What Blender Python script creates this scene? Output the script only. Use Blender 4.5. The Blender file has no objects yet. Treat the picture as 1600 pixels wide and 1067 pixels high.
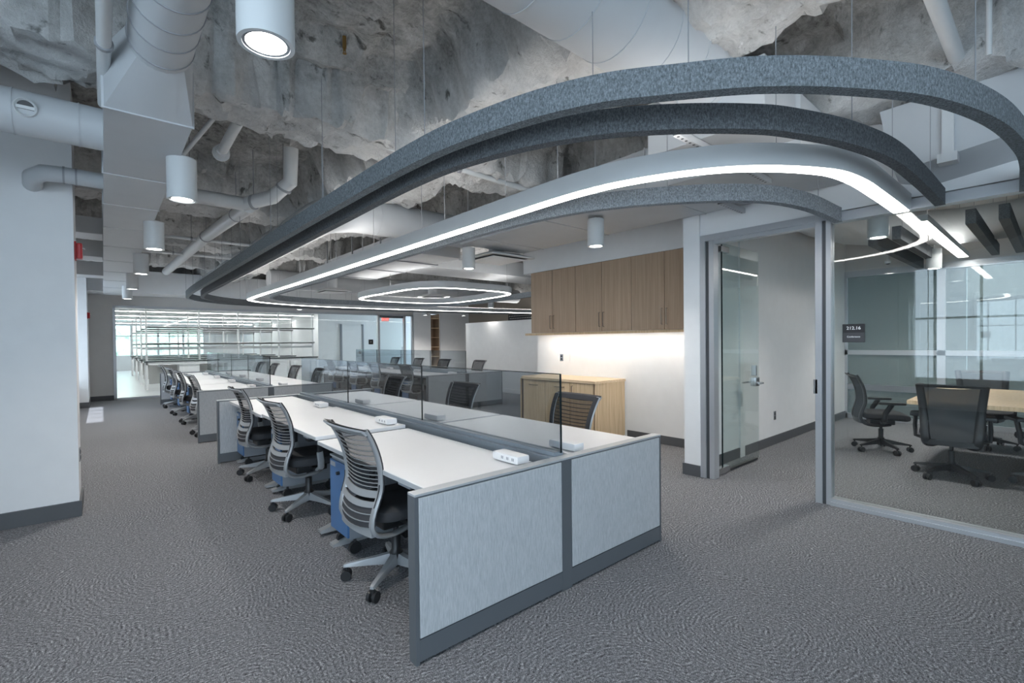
import bpy, bmesh, math, random
from mathutils import Vector, Matrix, noise
random.seed(7)
S = bpy.context.scene
COL = S.collection
PI = math.pi
R = math.radians

# ------------------------------------------------------------------ camera
def make_camera():
    yaw, pitch, roll = R(40.821), R(-0.7366), R(-0.6)
    cy, sy, cp, sp = math.cos(yaw), math.sin(yaw), math.cos(pitch), math.sin(pitch)
    f = Vector((sy*cp, cy*cp, sp)); r = Vector((cy, -sy, 0)); u = r.cross(f)
    r2 = r*math.cos(roll)+u*math.sin(roll); u2 = -r*math.sin(roll)+u*math.cos(roll)
    cam = bpy.data.cameras.new('camera'); o = bpy.data.objects.new('camera', cam); COL.objects.link(o)
    o.matrix_world = Matrix(((r2.x, u2.x, -f.x, 0), (r2.y, u2.y, -f.y, 0), (r2.z, u2.z, -f.z, 1.40), (0, 0, 0, 1)))
    cam.sensor_width = 36; cam.lens = 739.17/1600*36; cam.shift_y = 9.63/1600; cam.clip_start = 0.05; cam.clip_end = 200
    S.camera = o
make_camera()

# ------------------------------------------------------------------ world, sun-less daylight, exposure
w = bpy.data.worlds.new('world'); S.world = w; w.use_nodes = True
bg = w.node_tree.nodes['Background']; bg.inputs[0].default_value = (0.68, 0.85, 1.0, 1); bg.inputs[1].default_value = 2.3
S.view_settings.view_transform = 'Standard'; S.view_settings.look = 'None'
S.view_settings.gamma = 1; S.view_settings.use_curve_mapping = False
S.view_settings.exposure = 1.30
S.cycles.transparent_max_bounces = 32
S.cycles.max_bounces = 8
S.cycles.sample_clamp_indirect = 6
RING_E, PEND_E, LAB_E, PEND_W, UP_E = 7.5, 9.0, 13.0, 32.0, 5.5

sun = bpy.data.lights.new('sun', 'SUN'); sun.energy = 3.0; sun.angle = R(.6); sun.color = (.9, .95, 1)
so = bpy.data.objects.new('sun', sun); COL.objects.link(so); so.rotation_euler = (0, R(-32), R(0)); so.location = (-20, 10, 30)

def spot(name, loc, watts, size=120, col=(1, .95, .89), blend=.8, radius=.06):
    l = bpy.data.lights.new(name, 'SPOT'); l.energy = watts; l.spot_size = R(size); l.spot_blend = blend
    l.color = col; l.shadow_soft_size = radius
    o = bpy.data.objects.new(name, l); o.location = loc; COL.objects.link(o); return o

# ------------------------------------------------------------------ materials
def new_mat(name):
    m = bpy.data.materials.new(name); m.use_nodes = True
    nt = m.node_tree; return m, nt, nt.nodes['Principled BSDF']
def sin(b, k, v):
    if k in b.inputs: b.inputs[k].default_value = v
def c4(c): return (c[0], c[1], c[2], 1)
def plain(name, col, rough=.5, metal=0, spec=.5, var=.04, scale=6, bump=0, bscale=200):
    m, nt, b = new_mat(name)
    sin(b, 'Roughness', rough); sin(b, 'Metallic', metal); sin(b, 'Specular IOR Level', spec)
    tc = nt.nodes.new('ShaderNodeTexCoord'); n = nt.nodes.new('ShaderNodeTexNoise'); n.inputs['Scale'].default_value = scale
    nt.links.new(tc.outputs['Object'], n.inputs['Vector'])
    cr = nt.nodes.new('ShaderNodeMixRGB'); cr.inputs[1].default_value = c4([x*(1-var) for x in col]); cr.inputs[2].default_value = c4([min(1, x*(1+var)) for x in col])
    nt.links.new(n.outputs['Fac'], cr.inputs[0]); nt.links.new(cr.outputs[0], b.inputs['Base Color'])
    if bump:
        n2 = nt.nodes.new('ShaderNodeTexNoise'); n2.inputs['Scale'].default_value = bscale
        nt.links.new(tc.outputs['Object'], n2.inputs['Vector'])
        bp = nt.nodes.new('ShaderNodeBump'); bp.inputs['Strength'].default_value = bump; bp.inputs['Distance'].default_value = .002
        nt.links.new(n2.outputs['Fac'], bp.inputs['Height']); nt.links.new(bp.outputs[0], b.inputs['Normal'])
    return m
def ramp(nt, fac, stops):
    r = nt.nodes.new('ShaderNodeValToRGB'); e = r.color_ramp.elements
    e[0].position, e[0].color = stops[0][0], c4(stops[0][1]); e[1].position, e[1].color = stops[-1][0], c4(stops[-1][1])
    for p, c in stops[1:-1]:
        q = e.new(p); q.color = c4(c)
    nt.links.new(fac, r.inputs[0]); return r
def math_node(nt, op, a, b=None, c=None):
    n = nt.nodes.new('ShaderNodeMath'); n.operation = op
    for i, v in enumerate((a, b, c)):
        if v is None: continue
        if isinstance(v, (int, float)): n.inputs[i].default_value = v
        else: nt.links.new(v, n.inputs[i])
    return n.outputs[0]
def tex_noise(nt, vec, scale, detail=2, rough=.5, dist=0):
    n = nt.nodes.new('ShaderNodeTexNoise'); n.inputs['Scale'].default_value = scale; n.inputs['Detail'].default_value = detail
    n.inputs['Roughness'].default_value = rough; n.inputs['Distortion'].default_value = dist
    nt.links.new(vec, n.inputs['Vector']); return n
def mapping(nt, scale=(1, 1, 1), kind='Object'):
    tc = nt.nodes.new('ShaderNodeTexCoord'); mp = nt.nodes.new('ShaderNodeMapping'); mp.inputs['Scale'].default_value = scale
    nt.links.new(tc.outputs[kind], mp.inputs['Vector']); return mp.outputs[0]
def add_bump(nt, b, h, strength, dist=.005):
    bp = nt.nodes.new('ShaderNodeBump'); bp.inputs['Strength'].default_value = strength; bp.inputs['Distance'].default_value = dist
    nt.links.new(h, bp.inputs['Height']); nt.links.new(bp.outputs[0], b.inputs['Normal'])

def carpet_mat():
    m, nt, b = new_mat('carpet'); sin(b, 'Roughness', .95); sin(b, 'Specular IOR Level', .15)
    v = mapping(nt)
    nd = tex_noise(nt, v, 1.6, 2); nh = tex_noise(nt, v, 26, 2)
    mx = nt.nodes.new('ShaderNodeMixRGB'); mx.inputs[0].default_value = .22
    nt.links.new(v, mx.inputs[1]); nt.links.new(nd.outputs['Color'], mx.inputs[2])
    mx2 = nt.nodes.new('ShaderNodeMixRGB'); mx2.inputs[0].default_value = .022
    nt.links.new(mx.outputs[0], mx2.inputs[1]); nt.links.new(nh.outputs['Color'], mx2.inputs[2])
    vo = nt.nodes.new('ShaderNodeTexVoronoi'); vo.inputs['Scale'].default_value = 1.35; vo.voronoi_dimensions = '2D'
    nt.links.new(mx2.outputs[0], vo.inputs['Vector'])
    s = math_node(nt, 'SINE', math_node(nt, 'MULTIPLY', vo.outputs['Distance'], 290.0))
    br = tex_noise(nt, v, 30, 2)            # breaks the ribs into dashes
    s2 = math_node(nt, 'MULTIPLY', s, math_node(nt, 'MAXIMUM', math_node(nt, 'MULTIPLY_ADD', br.outputs['Fac'], 5.0, -2.1), .12))
    fine = tex_noise(nt, v, 190, 4, .8); med = tex_noise(nt, v, 75, 2, .6)
    f = math_node(nt, 'ADD', math_node(nt, 'MULTIPLY', s2, .085), math_node(nt, 'MULTIPLY_ADD', fine.outputs['Fac'], 1.25, -.125))
    f = math_node(nt, 'ADD', f, math_node(nt, 'MULTIPLY_ADD', med.outputs['Fac'], .5, -.25))
    r = ramp(nt, f, [(.27, (.026, .026, .028)), (.42, (.120, .123, .134)), (.56, (.226, .232, .250)), (.75, (.60, .61, .64))])
    nt.links.new(r.outputs[0], b.inputs['Base Color']); add_bump(nt, b, f, .5, .006)
    return m
def fireproof_mat():
    m, nt, b = new_mat('fireproofing'); sin(b, 'Roughness', .95); sin(b, 'Specular IOR Level', .1)
    v = mapping(nt)
    a = tex_noise(nt, v, 1.7, 9, .72, .15); c = tex_noise(nt, v, 26, 6, .75); st = tex_noise(nt, mapping(nt, (2.5, 6, 3)), 2.0, 6, .75)
    f = math_node(nt, 'ADD', math_node(nt, 'MULTIPLY', a.outputs['Fac'], .5), math_node(nt, 'MULTIPLY', c.outputs['Fac'], .28))
    f = math_node(nt, 'ADD', f, math_node(nt, 'MULTIPLY', st.outputs['Fac'], .30))
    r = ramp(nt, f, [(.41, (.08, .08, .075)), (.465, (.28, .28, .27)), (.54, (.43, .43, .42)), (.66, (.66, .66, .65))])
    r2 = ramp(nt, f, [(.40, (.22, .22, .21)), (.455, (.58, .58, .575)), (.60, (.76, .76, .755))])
    at = nt.nodes.new('ShaderNodeAttribute'); at.attribute_name = 'beam_highlight'; mxx = nt.nodes.new('ShaderNodeMixRGB')  # paler beams: whiter coating, with their highlights put into the colour
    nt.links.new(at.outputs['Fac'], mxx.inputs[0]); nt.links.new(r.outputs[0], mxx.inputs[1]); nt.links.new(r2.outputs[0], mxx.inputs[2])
    pn = tex_noise(nt, mapping(nt, (1, 1.6, 1)), 5.5, 5, .6, .4); pr = ramp(nt, pn.outputs['Fac'], [(.30, (.30, .30, .29)), (.385, (1, 1, 1))])
    ml = nt.nodes.new('ShaderNodeMixRGB'); ml.blend_type = 'MULTIPLY'; ml.inputs[0].default_value = 1.0
    nt.links.new(mxx.outputs[0], ml.inputs[1]); nt.links.new(pr.outputs[0], ml.inputs[2]); nt.links.new(ml.outputs[0], b.inputs['Base Color'])
    h = math_node(nt, 'ADD', math_node(nt, 'MULTIPLY', a.outputs['Fac'], .8), math_node(nt, 'MULTIPLY', c.outputs['Fac'], .8))
    add_bump(nt, b, h, .9, .04); return m
def felt_mat(name, col):
    m, nt, b = new_mat(name); sin(b, 'Roughness', .95); sin(b, 'Specular IOR Level', .1)
    v = mapping(nt, (1, 1, .55)); a = tex_noise(nt, v, 130, 5, .75)
    r = ramp(nt, a.outputs['Fac'], [(.36, [x*.55 for x in col]), (.5, col), (.66, [min(1, x*1.65) for x in col])])
    nt.links.new(r.outputs[0], b.inputs['Base Color']); add_bump(nt, b, a.outputs['Fac'], .3, .003); return m
def grain_mat(name, a, b_, scale, rough=.45, c=None, bump=.05):
    m, nt, b = new_mat(name); sin(b, 'Roughness', rough); sin(b, 'Specular IOR Level', .35)
    v = mapping(nt, scale); n = tex_noise(nt, v, 1, 6, .65, .25)
    r = ramp(nt, n.outputs['Fac'], [(.32, a), (.5, c or [(x+y)/2 for x, y in zip(a, b_)]), (.7, b_)])
    nt.links.new(r.outputs[0], b.inputs['Base Color']); add_bump(nt, b, n.outputs['Fac'], bump, .002); return m
def glass_mat(name, tint, refl=.05, edge=.6, rough=0.0, haze=0.0, hazecol=(.5, .6, .6)):
    m = bpy.data.materials.new(name); m.use_nodes = True; nt = m.node_tree; nt.nodes.clear()
    out = nt.nodes.new('ShaderNodeOutputMaterial'); tr = nt.nodes.new('ShaderNodeBsdfTransparent'); tr.inputs[0].default_value = c4(tint)
    gl = nt.nodes.new('ShaderNodeBsdfGlossy'); gl.inputs['Roughness'].default_value = rough; gl.inputs[0].default_value = (1, 1, 1, 1)
    lw = nt.nodes.new('ShaderNodeLayerWeight'); lw.inputs['Blend'].default_value = .5
    fac = math_node(nt, 'ADD', math_node(nt, 'MULTIPLY', math_node(nt, 'POWER', lw.outputs['Facing'], 5.0), edge), refl)
    mix = nt.nodes.new('ShaderNodeMixShader'); nt.links.new(fac, mix.inputs[0])
    base = tr.outputs[0]
    if haze:
        df = nt.nodes.new('ShaderNodeBsdfDiffuse'); df.inputs[0].default_value = c4(hazecol)
        n = tex_noise(nt, mapping(nt), 2.0); hz = math_node(nt, 'MULTIPLY_ADD', n.outputs['Fac'], .04, haze-.02)
        m2 = nt.nodes.new('ShaderNodeMixShader'); nt.links.new(hz, m2.inputs[0])
        nt.links.new(tr.outputs[0], m2.inputs[1]); nt.links.new(df.outputs[0], m2.inputs[2]); base = m2.outputs[0]
    nt.links.new(base, mix.inputs[1]); nt.links.new(gl.outputs[0], mix.inputs[2]); nt.links.new(mix.outputs[0], out.inputs[0]); return m
def emit_mat(name, col, strength):
    m = bpy.data.materials.new(name); m.use_nodes = True; nt = m.node_tree; nt.nodes.clear()
    out = nt.nodes.new('ShaderNodeOutputMaterial'); e = nt.nodes.new('ShaderNodeEmission'); e.inputs[0].default_value = c4(col); e.inputs[1].default_value = strength
    nt.links.new(e.outputs[0], out.inputs[0]); return m
def leaf_mat():
    m, nt, b = new_mat('foliage'); v = mapping(nt); n = tex_noise(nt, v, 3, 6, .8)
    r = ramp(nt, n.outputs['Fac'], [(.35, (.30, .45, .34)), (.65, (.75, .85, .74))]); nt.links.new(r.outputs[0], b.inputs['Base Color']); sin(b, 'Roughness', .8); return m
def brick_mat():
    m, nt, b = new_mat('pale_brick'); bt = nt.nodes.new('ShaderNodeTexBrick'); nt.links.new(mapping(nt, (1, 1, 1)), bt.inputs['Vector'])
    return m

M = dict(
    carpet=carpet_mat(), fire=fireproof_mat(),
    wall=plain('white_wall_paint', (.78, .79, .80), .6, bump=.08, bscale=120), wallg=plain('warm_grey_wall_paint', (.60, .59, .58), .65, bump=.08),
    taupe=plain('taupe_wall_paint', (.30, .26, .22), .6), duct=plain('duct_paint', (.52, .54, .56), .5, bump=.1, bscale=60),
    pipe=plain('pipe_paint', (.62, .64, .65), .4), seam=plain('duct_seam', (.30, .31, .33), .5),
    base=plain('baseboard_rubber', (.085, .09, .098), .5), felt=felt_mat('blue_grey_felt', (.180, .200, .215)), feltd=felt_mat('slate_felt', (.132, .142, .152)),
    feltl=felt_mat('light_grey_felt', (.27, .295, .32)), white=plain('white_laminate', (.80, .80, .81), .32, var=.01), edge=plain('desk_edge_band', (.42, .44, .46), .4),
    fabric=grain_mat('panel_fabric', (.33, .35, .37), (.54, .56, .58), (420, 420, 22), .8, bump=.12), trim=plain('graphite_metal', (.125, .138, .152), .38, .2),
    cap=plain('silver_trim', (.50, .52, .54), .35, .3), spine=plain('blue_grey_metal', (.27, .31, .35), .38, .3),
    silver=plain('silver_plastic', (.36, .375, .39), .35, .3), black=plain('black_plastic', (.018, .019, .021), .42), seat=plain('charcoal_fabric', (.035, .037, .042), .9, bump=.3, bscale=500),
    slatf=plain('slat_fabric', (.045, .045, .05), .85), alu=plain('aluminium', (.52, .54, .57), .32, .5), aludark=plain('dark_gasket', (.06, .065, .07), .5),  # aludark: plain dark tone of gaskets and diffuser throats
    blue=plain('blue_pedestal_paint', (.065, .16, .34), .35), grey=plain('grey_pedestal_paint', (.22, .24, .27), .4),
    oak=grain_mat('oak_veneer', (.36, .255, .175), (.50, .37, .265), (70, 70, 1.2), .45), oakl=grain_mat('light_oak', (.50, .36, .21), (.72, .56, .38), (60, 60, 2.0), .45),
    oaktop=grain_mat('light_oak_top', (.58, .43, .27), (.78, .62, .43), (45, 2.0, 45), .4), steel=plain('brushed_steel', (.55, .55, .56), .25, .95), bronze=plain('bronze_handle', (.20, .16, .13), .35, .8),
    glass=glass_mat('clear_glass', (.95, .968, .962), .032, .5), screen=glass_mat('smoke_glass', (.70, .735, .76), .035, .45), edgeg=plain('dark_glass_edge', (.012, .02, .024), .15),
    doorg=glass_mat('green_clear_glass', (.90, .935, .925), .06, .5), frost=glass_mat('green_privacy_glass', (.66, .73, .72), .05, .5, haze=.42, hazecol=(.30, .355, .35)),
    ring=emit_mat('ring_diffuser', (1, .965, .925), RING_E), pend=emit_mat('pendant_lens', (1, .98, .95), PEND_E), strip=emit_mat('lab_strip_diffuser', (1, 1, 1), LAB_E),
    up=emit_mat('ring_upper_diffuser', (1, .965, .925), UP_E), ledw=emit_mat('warm_led', (1, .95, .89), 17), red=plain('red_enamel', (.50, .02, .025), .35), exitm=emit_mat('exit_letters', (1, .12, .10), 1.6),
    sign=plain('sign_black', (.012, .012, .014), .4), sign2=plain('sign_grey', (.05, .05, .055), .4), letter=plain('white_lettering', (.85, .85, .85), .5),
    labfloor=plain('white_resin_floor', (.74, .77, .78), .25), blacktop=plain('black_epoxy_top', (.03, .035, .038), .3), leaf=leaf_mat(), bark=plain('bark', (.12, .09, .06), .9),
    brick=plain('buff_brick', (.66, .58, .54), .85, var=.12, scale=3), mortar=plain('mortar', (.45, .44, .42), .9), meshf=glass_mat('chair_mesh', (.25, .25, .26), .01, .05, .6, haze=.72, hazecol=(.075, .08, .085)),
    meshs=glass_mat('slat_back_mesh', (.50, .50, .51), .01, .05, .6, haze=.42, hazecol=(.03, .03, .034)),
    meshd=glass_mat('dark_chair_mesh', (.25, .25, .26), .02, .1, .6, haze=.62, hazecol=(.07, .075, .08)),
    dot=plain('pale_dot_paint', (.62, .62, .60), .6), brass=plain('brass', (.30, .18, .06), .4, .6), ext=plain('exterior_panel', (.55, .66, .78), .5), rock=plain('concrete', (.35, .35, .34), .9, var=.15), bluebin=plain('light_blue_plastic', (.22, .42, .70), .4),
)

# ------------------------------------------------------------------ mesh helpers
class MB:
    def __init__(s): s.v = []; s.f = []; s.mi = []; s.cur = 0
    def add(s, vs, fs):
        n = len(s.v); s.v += [tuple(p) for p in vs]; s.f += [tuple(i+n for i in f) for f in fs]; s.mi += [s.cur]*len(fs); return s
    def mat(s, i): s.cur = i; return s
    def box(s, x0, x1, y0, y1, z0, z1, ch=0):
        if ch <= 0:
            return s.add([(x0, y0, z0), (x1, y0, z0), (x1, y1, z0), (x0, y1, z0), (x0, y0, z1), (x1, y0, z1), (x1, y1, z1), (x0, y1, z1)],
                         [(0, 3, 2, 1), (4, 5, 6, 7), (0, 1, 5, 4), (1, 2, 6, 5), (2, 3, 7, 6), (3, 0, 4, 7)])
        bm = bmesh.new(); bmesh.ops.create_cube(bm, size=1)
        for v in bm.verts: v.co = ((x0+x1)/2+v.co.x*(x1-x0), (y0+y1)/2+v.co.y*(y1-y0), (z0+z1)/2+v.co.z*(z1-z0))
        bmesh.ops.bevel(bm, geom=bm.edges[:], offset=ch, segments=2, affect='EDGES', profile=.7)
        bm.verts.ensure_lookup_table(); s.add([v.co[:] for v in bm.verts], [[v.index for v in f.verts] for f in bm.faces]); bm.free(); return s
    def tube(s, pts, r, n=10, cap=True, sx=1.0, up=None):
        pts = [Vector(p) for p in pts]; rs = r if isinstance(r, (list, tuple)) else [r]*len(pts)
        rings = []; prev = None
        for i, p in enumerate(pts):
            t = (pts[min(i+1, len(pts)-1)]-pts[max(i-1, 0)]).normalized()
            a = Vector(up) if up else (Vector((0, 0, 1)) if abs(t.z) < .95 else Vector((1, 0, 0)))
            if prev is not None and not up: a = prev
            x = t.cross(a); 
            if x.length < 1e-5: x = t.cross(Vector((0, 1, 0)))
            x.normalize(); y = x.cross(t).normalized(); prev = y
            rings.append([p+(x*math.cos(2*PI*k/n)*sx+y*math.sin(2*PI*k/n))*rs[i] for k in range(n)])
        vs = [q for rg in rings for q in rg]; fs = []
        for i in range(len(pts)-1):
            for k in range(n): fs.append((i*n+k, i*n+(k+1) % n, (i+1)*n+(k+1) % n, (i+1)*n+k))
        if cap: fs.append(tuple(range(n-1, -1, -1))); fs.append(tuple((len(pts)-1)*n+k for k in range(n)))
        return s.add(vs, fs)
    def lathe(s, prof, c=(0, 0, 0), n=24):
        vs = []; fs = []
        for r, z in prof:
            for k in range(n): vs.append((c[0]+r*math.cos(2*PI*k/n), c[1]+r*math.sin(2*PI*k/n), c[2]+z))
        for i in range(len(prof)-1):
            for k in range(n): fs.append((i*n+k, i*n+(k+1) % n, (i+1)*n+(k+1) % n, (i+1)*n+k))
        return s.add(vs, fs)
    def prism(s, poly, z0, z1):
        n = len(poly); return s.add([(x, y, z0) for x, y in poly]+[(x, y, z1) for x, y in poly],
            [tuple(range(n-1, -1, -1)), tuple(range(n, 2*n))]+[(i, (i+1) % n, n+(i+1) % n, n+i) for i in range(n)])
    def loft(s, rings, cap=True):
        n = len(rings[0]); vs = [p for r_ in rings for p in r_]; fs = []
        for i in range(len(rings)-1):
            for k in range(n): fs.append((i*n+k, i*n+(k+1) % n, (i+1)*n+(k+1) % n, (i+1)*n+k))
        if cap: fs.append(tuple(range(n-1, -1, -1))); fs.append(tuple((len(rings)-1)*n+k for k in range(n)))
        return s.add(vs, fs)
    def build(s, name, mats, parent=None, smooth=False, kind=None):
        me = bpy.data.meshes.new(name); me.from_pydata(s.v, [], s.f)
        for m in (mats if isinstance(mats, (list, tuple)) else [mats]): me.materials.append(m)
        me.polygons.foreach_set('material_index', s.mi)
        bm = bmesh.new(); bm.from_mesh(me); bmesh.ops.recalc_face_normals(bm, faces=bm.faces[:]); bm.to_mesh(me); bm.free()
        if smooth:
            me.shade_smooth() if hasattr(me, 'shade_smooth') else None
            try: me.set_sharp_from_angle(angle=R(38))
            except Exception: pass
        o = bpy.data.objects.new(name, me); COL.objects.link(o)
        if parent: o.parent = parent
        if kind: o['kind'] = kind
        return o
def B(*a, **k): return MB().box(*a, **k)
def thing(name, label, cat, loc=(0, 0, 0), rz=0, group=None):
    o = bpy.data.objects.new(name, None); COL.objects.link(o); o.location = loc; o.rotation_euler = (0, 0, rz); o.empty_display_size = .1
    o['label'] = label; o['category'] = cat
    if group: o['group'] = group
    return o
def tag(o, label, cat, group=None):
    o['label'] = label; o['category'] = cat
    if group: o['group'] = group
    return o
def struct(name, mb, m, parent=None, smooth=False):
    o = mb.build(name, m, parent, smooth)
    if not parent: o['kind'] = 'structure'
    return o
def part_copy(o, parent, loc=None):
    c = o.copy(); COL.objects.link(c); c.parent = parent
    if loc is not None: c.location = loc
    return c
def dup(root, loc, rz, label, group=None, keep=None):
    r = root.copy(); COL.objects.link(r); r.location = loc; r.rotation_euler = (0, 0, rz); r['label'] = label
    if group: r['group'] = group
    for ch in list(root.children):
        c = part_copy(ch, r)
        for g in list(ch.children): part_copy(g, c)
    return r
def catmull(pts, n=8, closed=False):
    P = [Vector(p) for p in pts]; out = []; N = len(P)
    for i in range(N if closed else N-1):
        if closed: a, b, c, d = P[(i-1) % N], P[i], P[(i+1) % N], P[(i+2) % N]
        else: a, b, c, d = P[max(i-1, 0)], P[i], P[i+1], P[min(i+2, N-1)]
        # centripetal-like: scale tangents by segment length so uneven spacing stays smooth
        l = (c-b).length
        m1 = (c-a)/max((c-a).length, 1e-6)*l; m2 = (d-b)/max((d-b).length, 1e-6)*l
        for k in range(n):
            t = k/n; h1 = 2*t**3-3*t**2+1; h2 = -2*t**3+3*t**2; h3 = t**3-2*t**2+t; h4 = t**3-t**2
            out.append(b*h1+c*h2+m1*h3+m2*h4)
    if not closed: out.append(P[-1])
    return out
def sweep_band(path, prof, closed=False):
    """prof: list of (offset to the right of travel, z); path: plan points"""
    n = len(path); mb = MB(); rings = []
    for i, p in enumerate(path):
        a = path[(i-1) % n] if (closed or i > 0) else p; b = path[(i+1) % n] if (closed or i < n-1) else p
        t = (b-a).normalized(); nr = Vector((t.y, -t.x))
        rings.append([(p.x+nr.x*o, p.y+nr.y*o, z) for o, z in prof])
    if closed: rings.append(rings[0]); mb.loft(rings, cap=False)
    else: mb.loft(rings)
    return mb
ORD = ['first', 'second', 'third', 'fourth', 'fifth', 'sixth', 'seventh', 'eighth']

# ------------------------------------------------------------------ STRUCTURE
XG, XB, YE = 4.65, 9.93, 15.9
struct('floor', B(-5, 13, -4, YE+.02, -.12, 0), M['carpet'])
struct('floor_lab', B(-5, 13, YE+.02, 36, -.12, 0.0), M['labfloor'])

def ceiling():
    x0, x1, y0, y1 = -5.0, 13.0, -4.0, YE
    def coords(a, b, lo, hi, f, c):
        out = [a]; 
        while out[-1] < b: out.append(out[-1]+(f if lo <= out[-1] <= hi else c))
        out[-1] = b; return out
    xs = coords(x0, x1, -1.5, 5.2, .05, .12); ys = coords(y0, y1, .0, 9.0, .05, .12)
    def sm(e0, e1, v):
        t = max(0, min(1, (v-e0)/(e1-e0))); return t*t*(3-2*t)
    beams = [-2.0, 1.0, 3.87, 6.9, 9.6, 12.2]
    vs = []; white = []
    for y in ys:
        for x in xs:
            z = 3.58
            w1 = .11*noise.fractal(Vector((x*1.6, y*1.6, 3)), .8, 2.1, 4); w2 = .06*noise.noise(Vector((x*6, y*6, 1)))+.035*noise.noise(Vector((x*17, y*17, 1)))
            wob = w1+w2; d = 0
            for yb in beams:
                if yb == 1.0 and x > 1.0: continue
                d = max(d, (1-sm(.26, .33, abs(y-yb)+wob))*.52)
                d = max(d, (1-sm(.40, .50, abs(y-yb)+wob*1.3))*.18)
            d = max(d, sm(1.80, 2.06, x+wob)*(1-sm(2.9, 3.2, x+wob))*.46)
            d = max(d, (1-sm(.45, .62, abs(x-4.5)+wob))*.52)
            d = max(d, (1-sm(.25, .36, abs(x+1.25)+wob))*.45)
            z -= d; white.append(min(1, max(0, d*2.4-.15+.5*w1)))  # lighter tone on the dropped beams, painting in their bright undersides
            z += .035*noise.fractal(Vector((x*2.2, y*2.2, 0)), .8, 2.1, 5)+.05*noise.fractal(Vector((x*8, y*8, 5)), .7, 2.1, 3)
            vs.append((x+.05*noise.noise(Vector((x*5, y*5, 9))), y+.05*noise.noise(Vector((x*5, y*5, 19))), z))
    nx = len(xs); fs = [(j*nx+i, j*nx+i+1, (j+1)*nx+i+1, (j+1)*nx+i) for j in range(len(ys)-1) for i in range(nx-1) if not (ys[j] > 5.78 and xs[i] < -1.6)]
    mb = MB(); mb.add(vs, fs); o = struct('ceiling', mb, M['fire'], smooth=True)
    at = o.data.attributes.new('beam_highlight', 'FLOAT', 'POINT'); at.data.foreach_set('value', white)
    return o
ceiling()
struct('ceiling_deck', MB().box(-5, 13, -4, 5.78, 3.8, 3.9).box(-1.6, 13, 5.78, YE+.1, 3.8, 3.9), M['rock'])

# left pier, recess between piers, far pier
struct('wall_left', B(-5, -.17, 5.29, 5.75, 0, 3.7), M['wall'])
nf = MB().box(-3.1, -3.0, -4, 5.29, 0, .6).box(-3.1, -3.0, -4, 5.29, 2.75, 3.7).box(-3.1, -3.0, 2.3, 5.29, .6, 2.75)
for y in (-4, -1.1, 1.9): nf.box(-3.1, -2.95, y, y+.4, .6, 2.75)
struct('wall_left_front', nf, M['wall'])
struct('wall_daylight_block', B(.5, 4.75, -4.1, -4, 0, 3.6), M['wall'])  # unseen wall added behind the camera to hold back daylight
wf2 = MB()
for y in (-3.6+i*.65 for i in range(9)): wf2.box(-3.08, -3.03, y-.02, y+.02, .6, 2.75)
wf2.box(-3.08, -3.03, -4, 2.3, 1.75, 1.79); struct('window_6', wf2, M['alu'])
struct('baseboard_left', B(-5, -.155, 5.27, 5.77, 0, .125), M['base'])
struct('wall_left_far', B(-5, -.27, 14.4, YE, 0, 3.7), M['wall'])
struct('baseboard_left_far', B(-5, -.255, 14.38, YE, 0, .125), M['base'])
# window bay between the piers (windows face left)
struct('wall_left_bay', MB().box(-1.6, -1.45, 5.75, 11.5, 0, 3.7).box(-1.6, -1.45, 11.5, 14.4, 0, .62).box(-1.6, -1.45, 11.5, 14.4, 2.52, 3.7), M['wall'])
wf = MB()
for i in range(5): y = 11.55+i*.71; wf.box(-1.58, -1.5, y-.03, y+.03, .62, 2.62)
wf.box(-1.58, -1.5, 11.2, 14.4, 1.75, 1.80)
struct('window_1', wf, M['alu'])
sill = struct('trim_1', B(-1.45, -.62, 5.76, 14.39, .0, .58, ch=.01), M['wall'])

# end wall with lab glazing
ew = MB(); ew.box(-5, .21, YE, YE+.12, 0, 3.7).box(.21, 8.82, YE, YE+.12, 2.42, 3.7).box(8.82, 9.57, YE, YE+.12, 0, 3.7).box(9.98, 13, YE, YE+.12, 0, 3.7).box(9.57, 9.98, YE, YE+.12, 2.5, 3.7)
struct('wall_back', ew, M['wallg'])
struct('baseboard_back', MB().box(-.255, .21, YE-.015, YE, 0, .125).box(8.82, 9.57, YE-.015, YE, 0, .125), M['base'])
struct('ceiling_soffit', B(-.3, 9.2, 14.9, YE, 2.70, 3.25), M['wall'])
struct('wall_back_column', B(8.83, 9.56, YE-.06, YE, 0, 3.7), M['wall'])
struct('wall_back_column_far', B(9.99, 11.35, YE-.06, YE, 0, 3.7), M['wall'])
struct('wall_taupe', B(11.35, 11.5, 6.5, YE, 0, 3.7), M['taupe'])
def framed_glass(name, label_kind, xs, y, z0, z1, fr, m):
    o = struct(name, MB(), M['alu']); return o
fr = MB()
for x0, x1 in ((.19, .25), (7.40, 7.48), (8.43, 8.50), (8.76, 8.82)): fr.box(x0, x1, YE-.04, YE+.06, 0, 2.42)
fr.box(.19, 8.82, YE-.04, YE+.06, 2.38, 2.44); fr.box(.19, 7.44, YE-.04, YE+.06, 0, .05)
lw = struct('window_2', fr, M['alu'])
for k in range(5):
    x0 = .25+k*1.43; MB().box(x0+.004, x0+1.43-.004, YE, YE+.012, .05, 2.38).build('glass_pane', M['glass'], lw)
MB().box(8.50, 8.76, YE, YE+.012, .02, 2.38).build('glass_pane', M['glass'], lw)
ld = struct('door_1', MB().box(7.49, 8.42, YE, YE+.012, .02, 2.36), M['doorg'])
MB().box(7.49, 8.42, YE-.02, YE+.03, 0, .09).box(7.49, 8.42, YE-.02, YE+.03, 2.30, 2.38).build('rail', M['trim'], ld)
MB().tube([(8.33, YE-.06, .85), (8.33, YE-.06, 1.25)], .012, 8).build('door_handle', M['steel'], ld)

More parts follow.
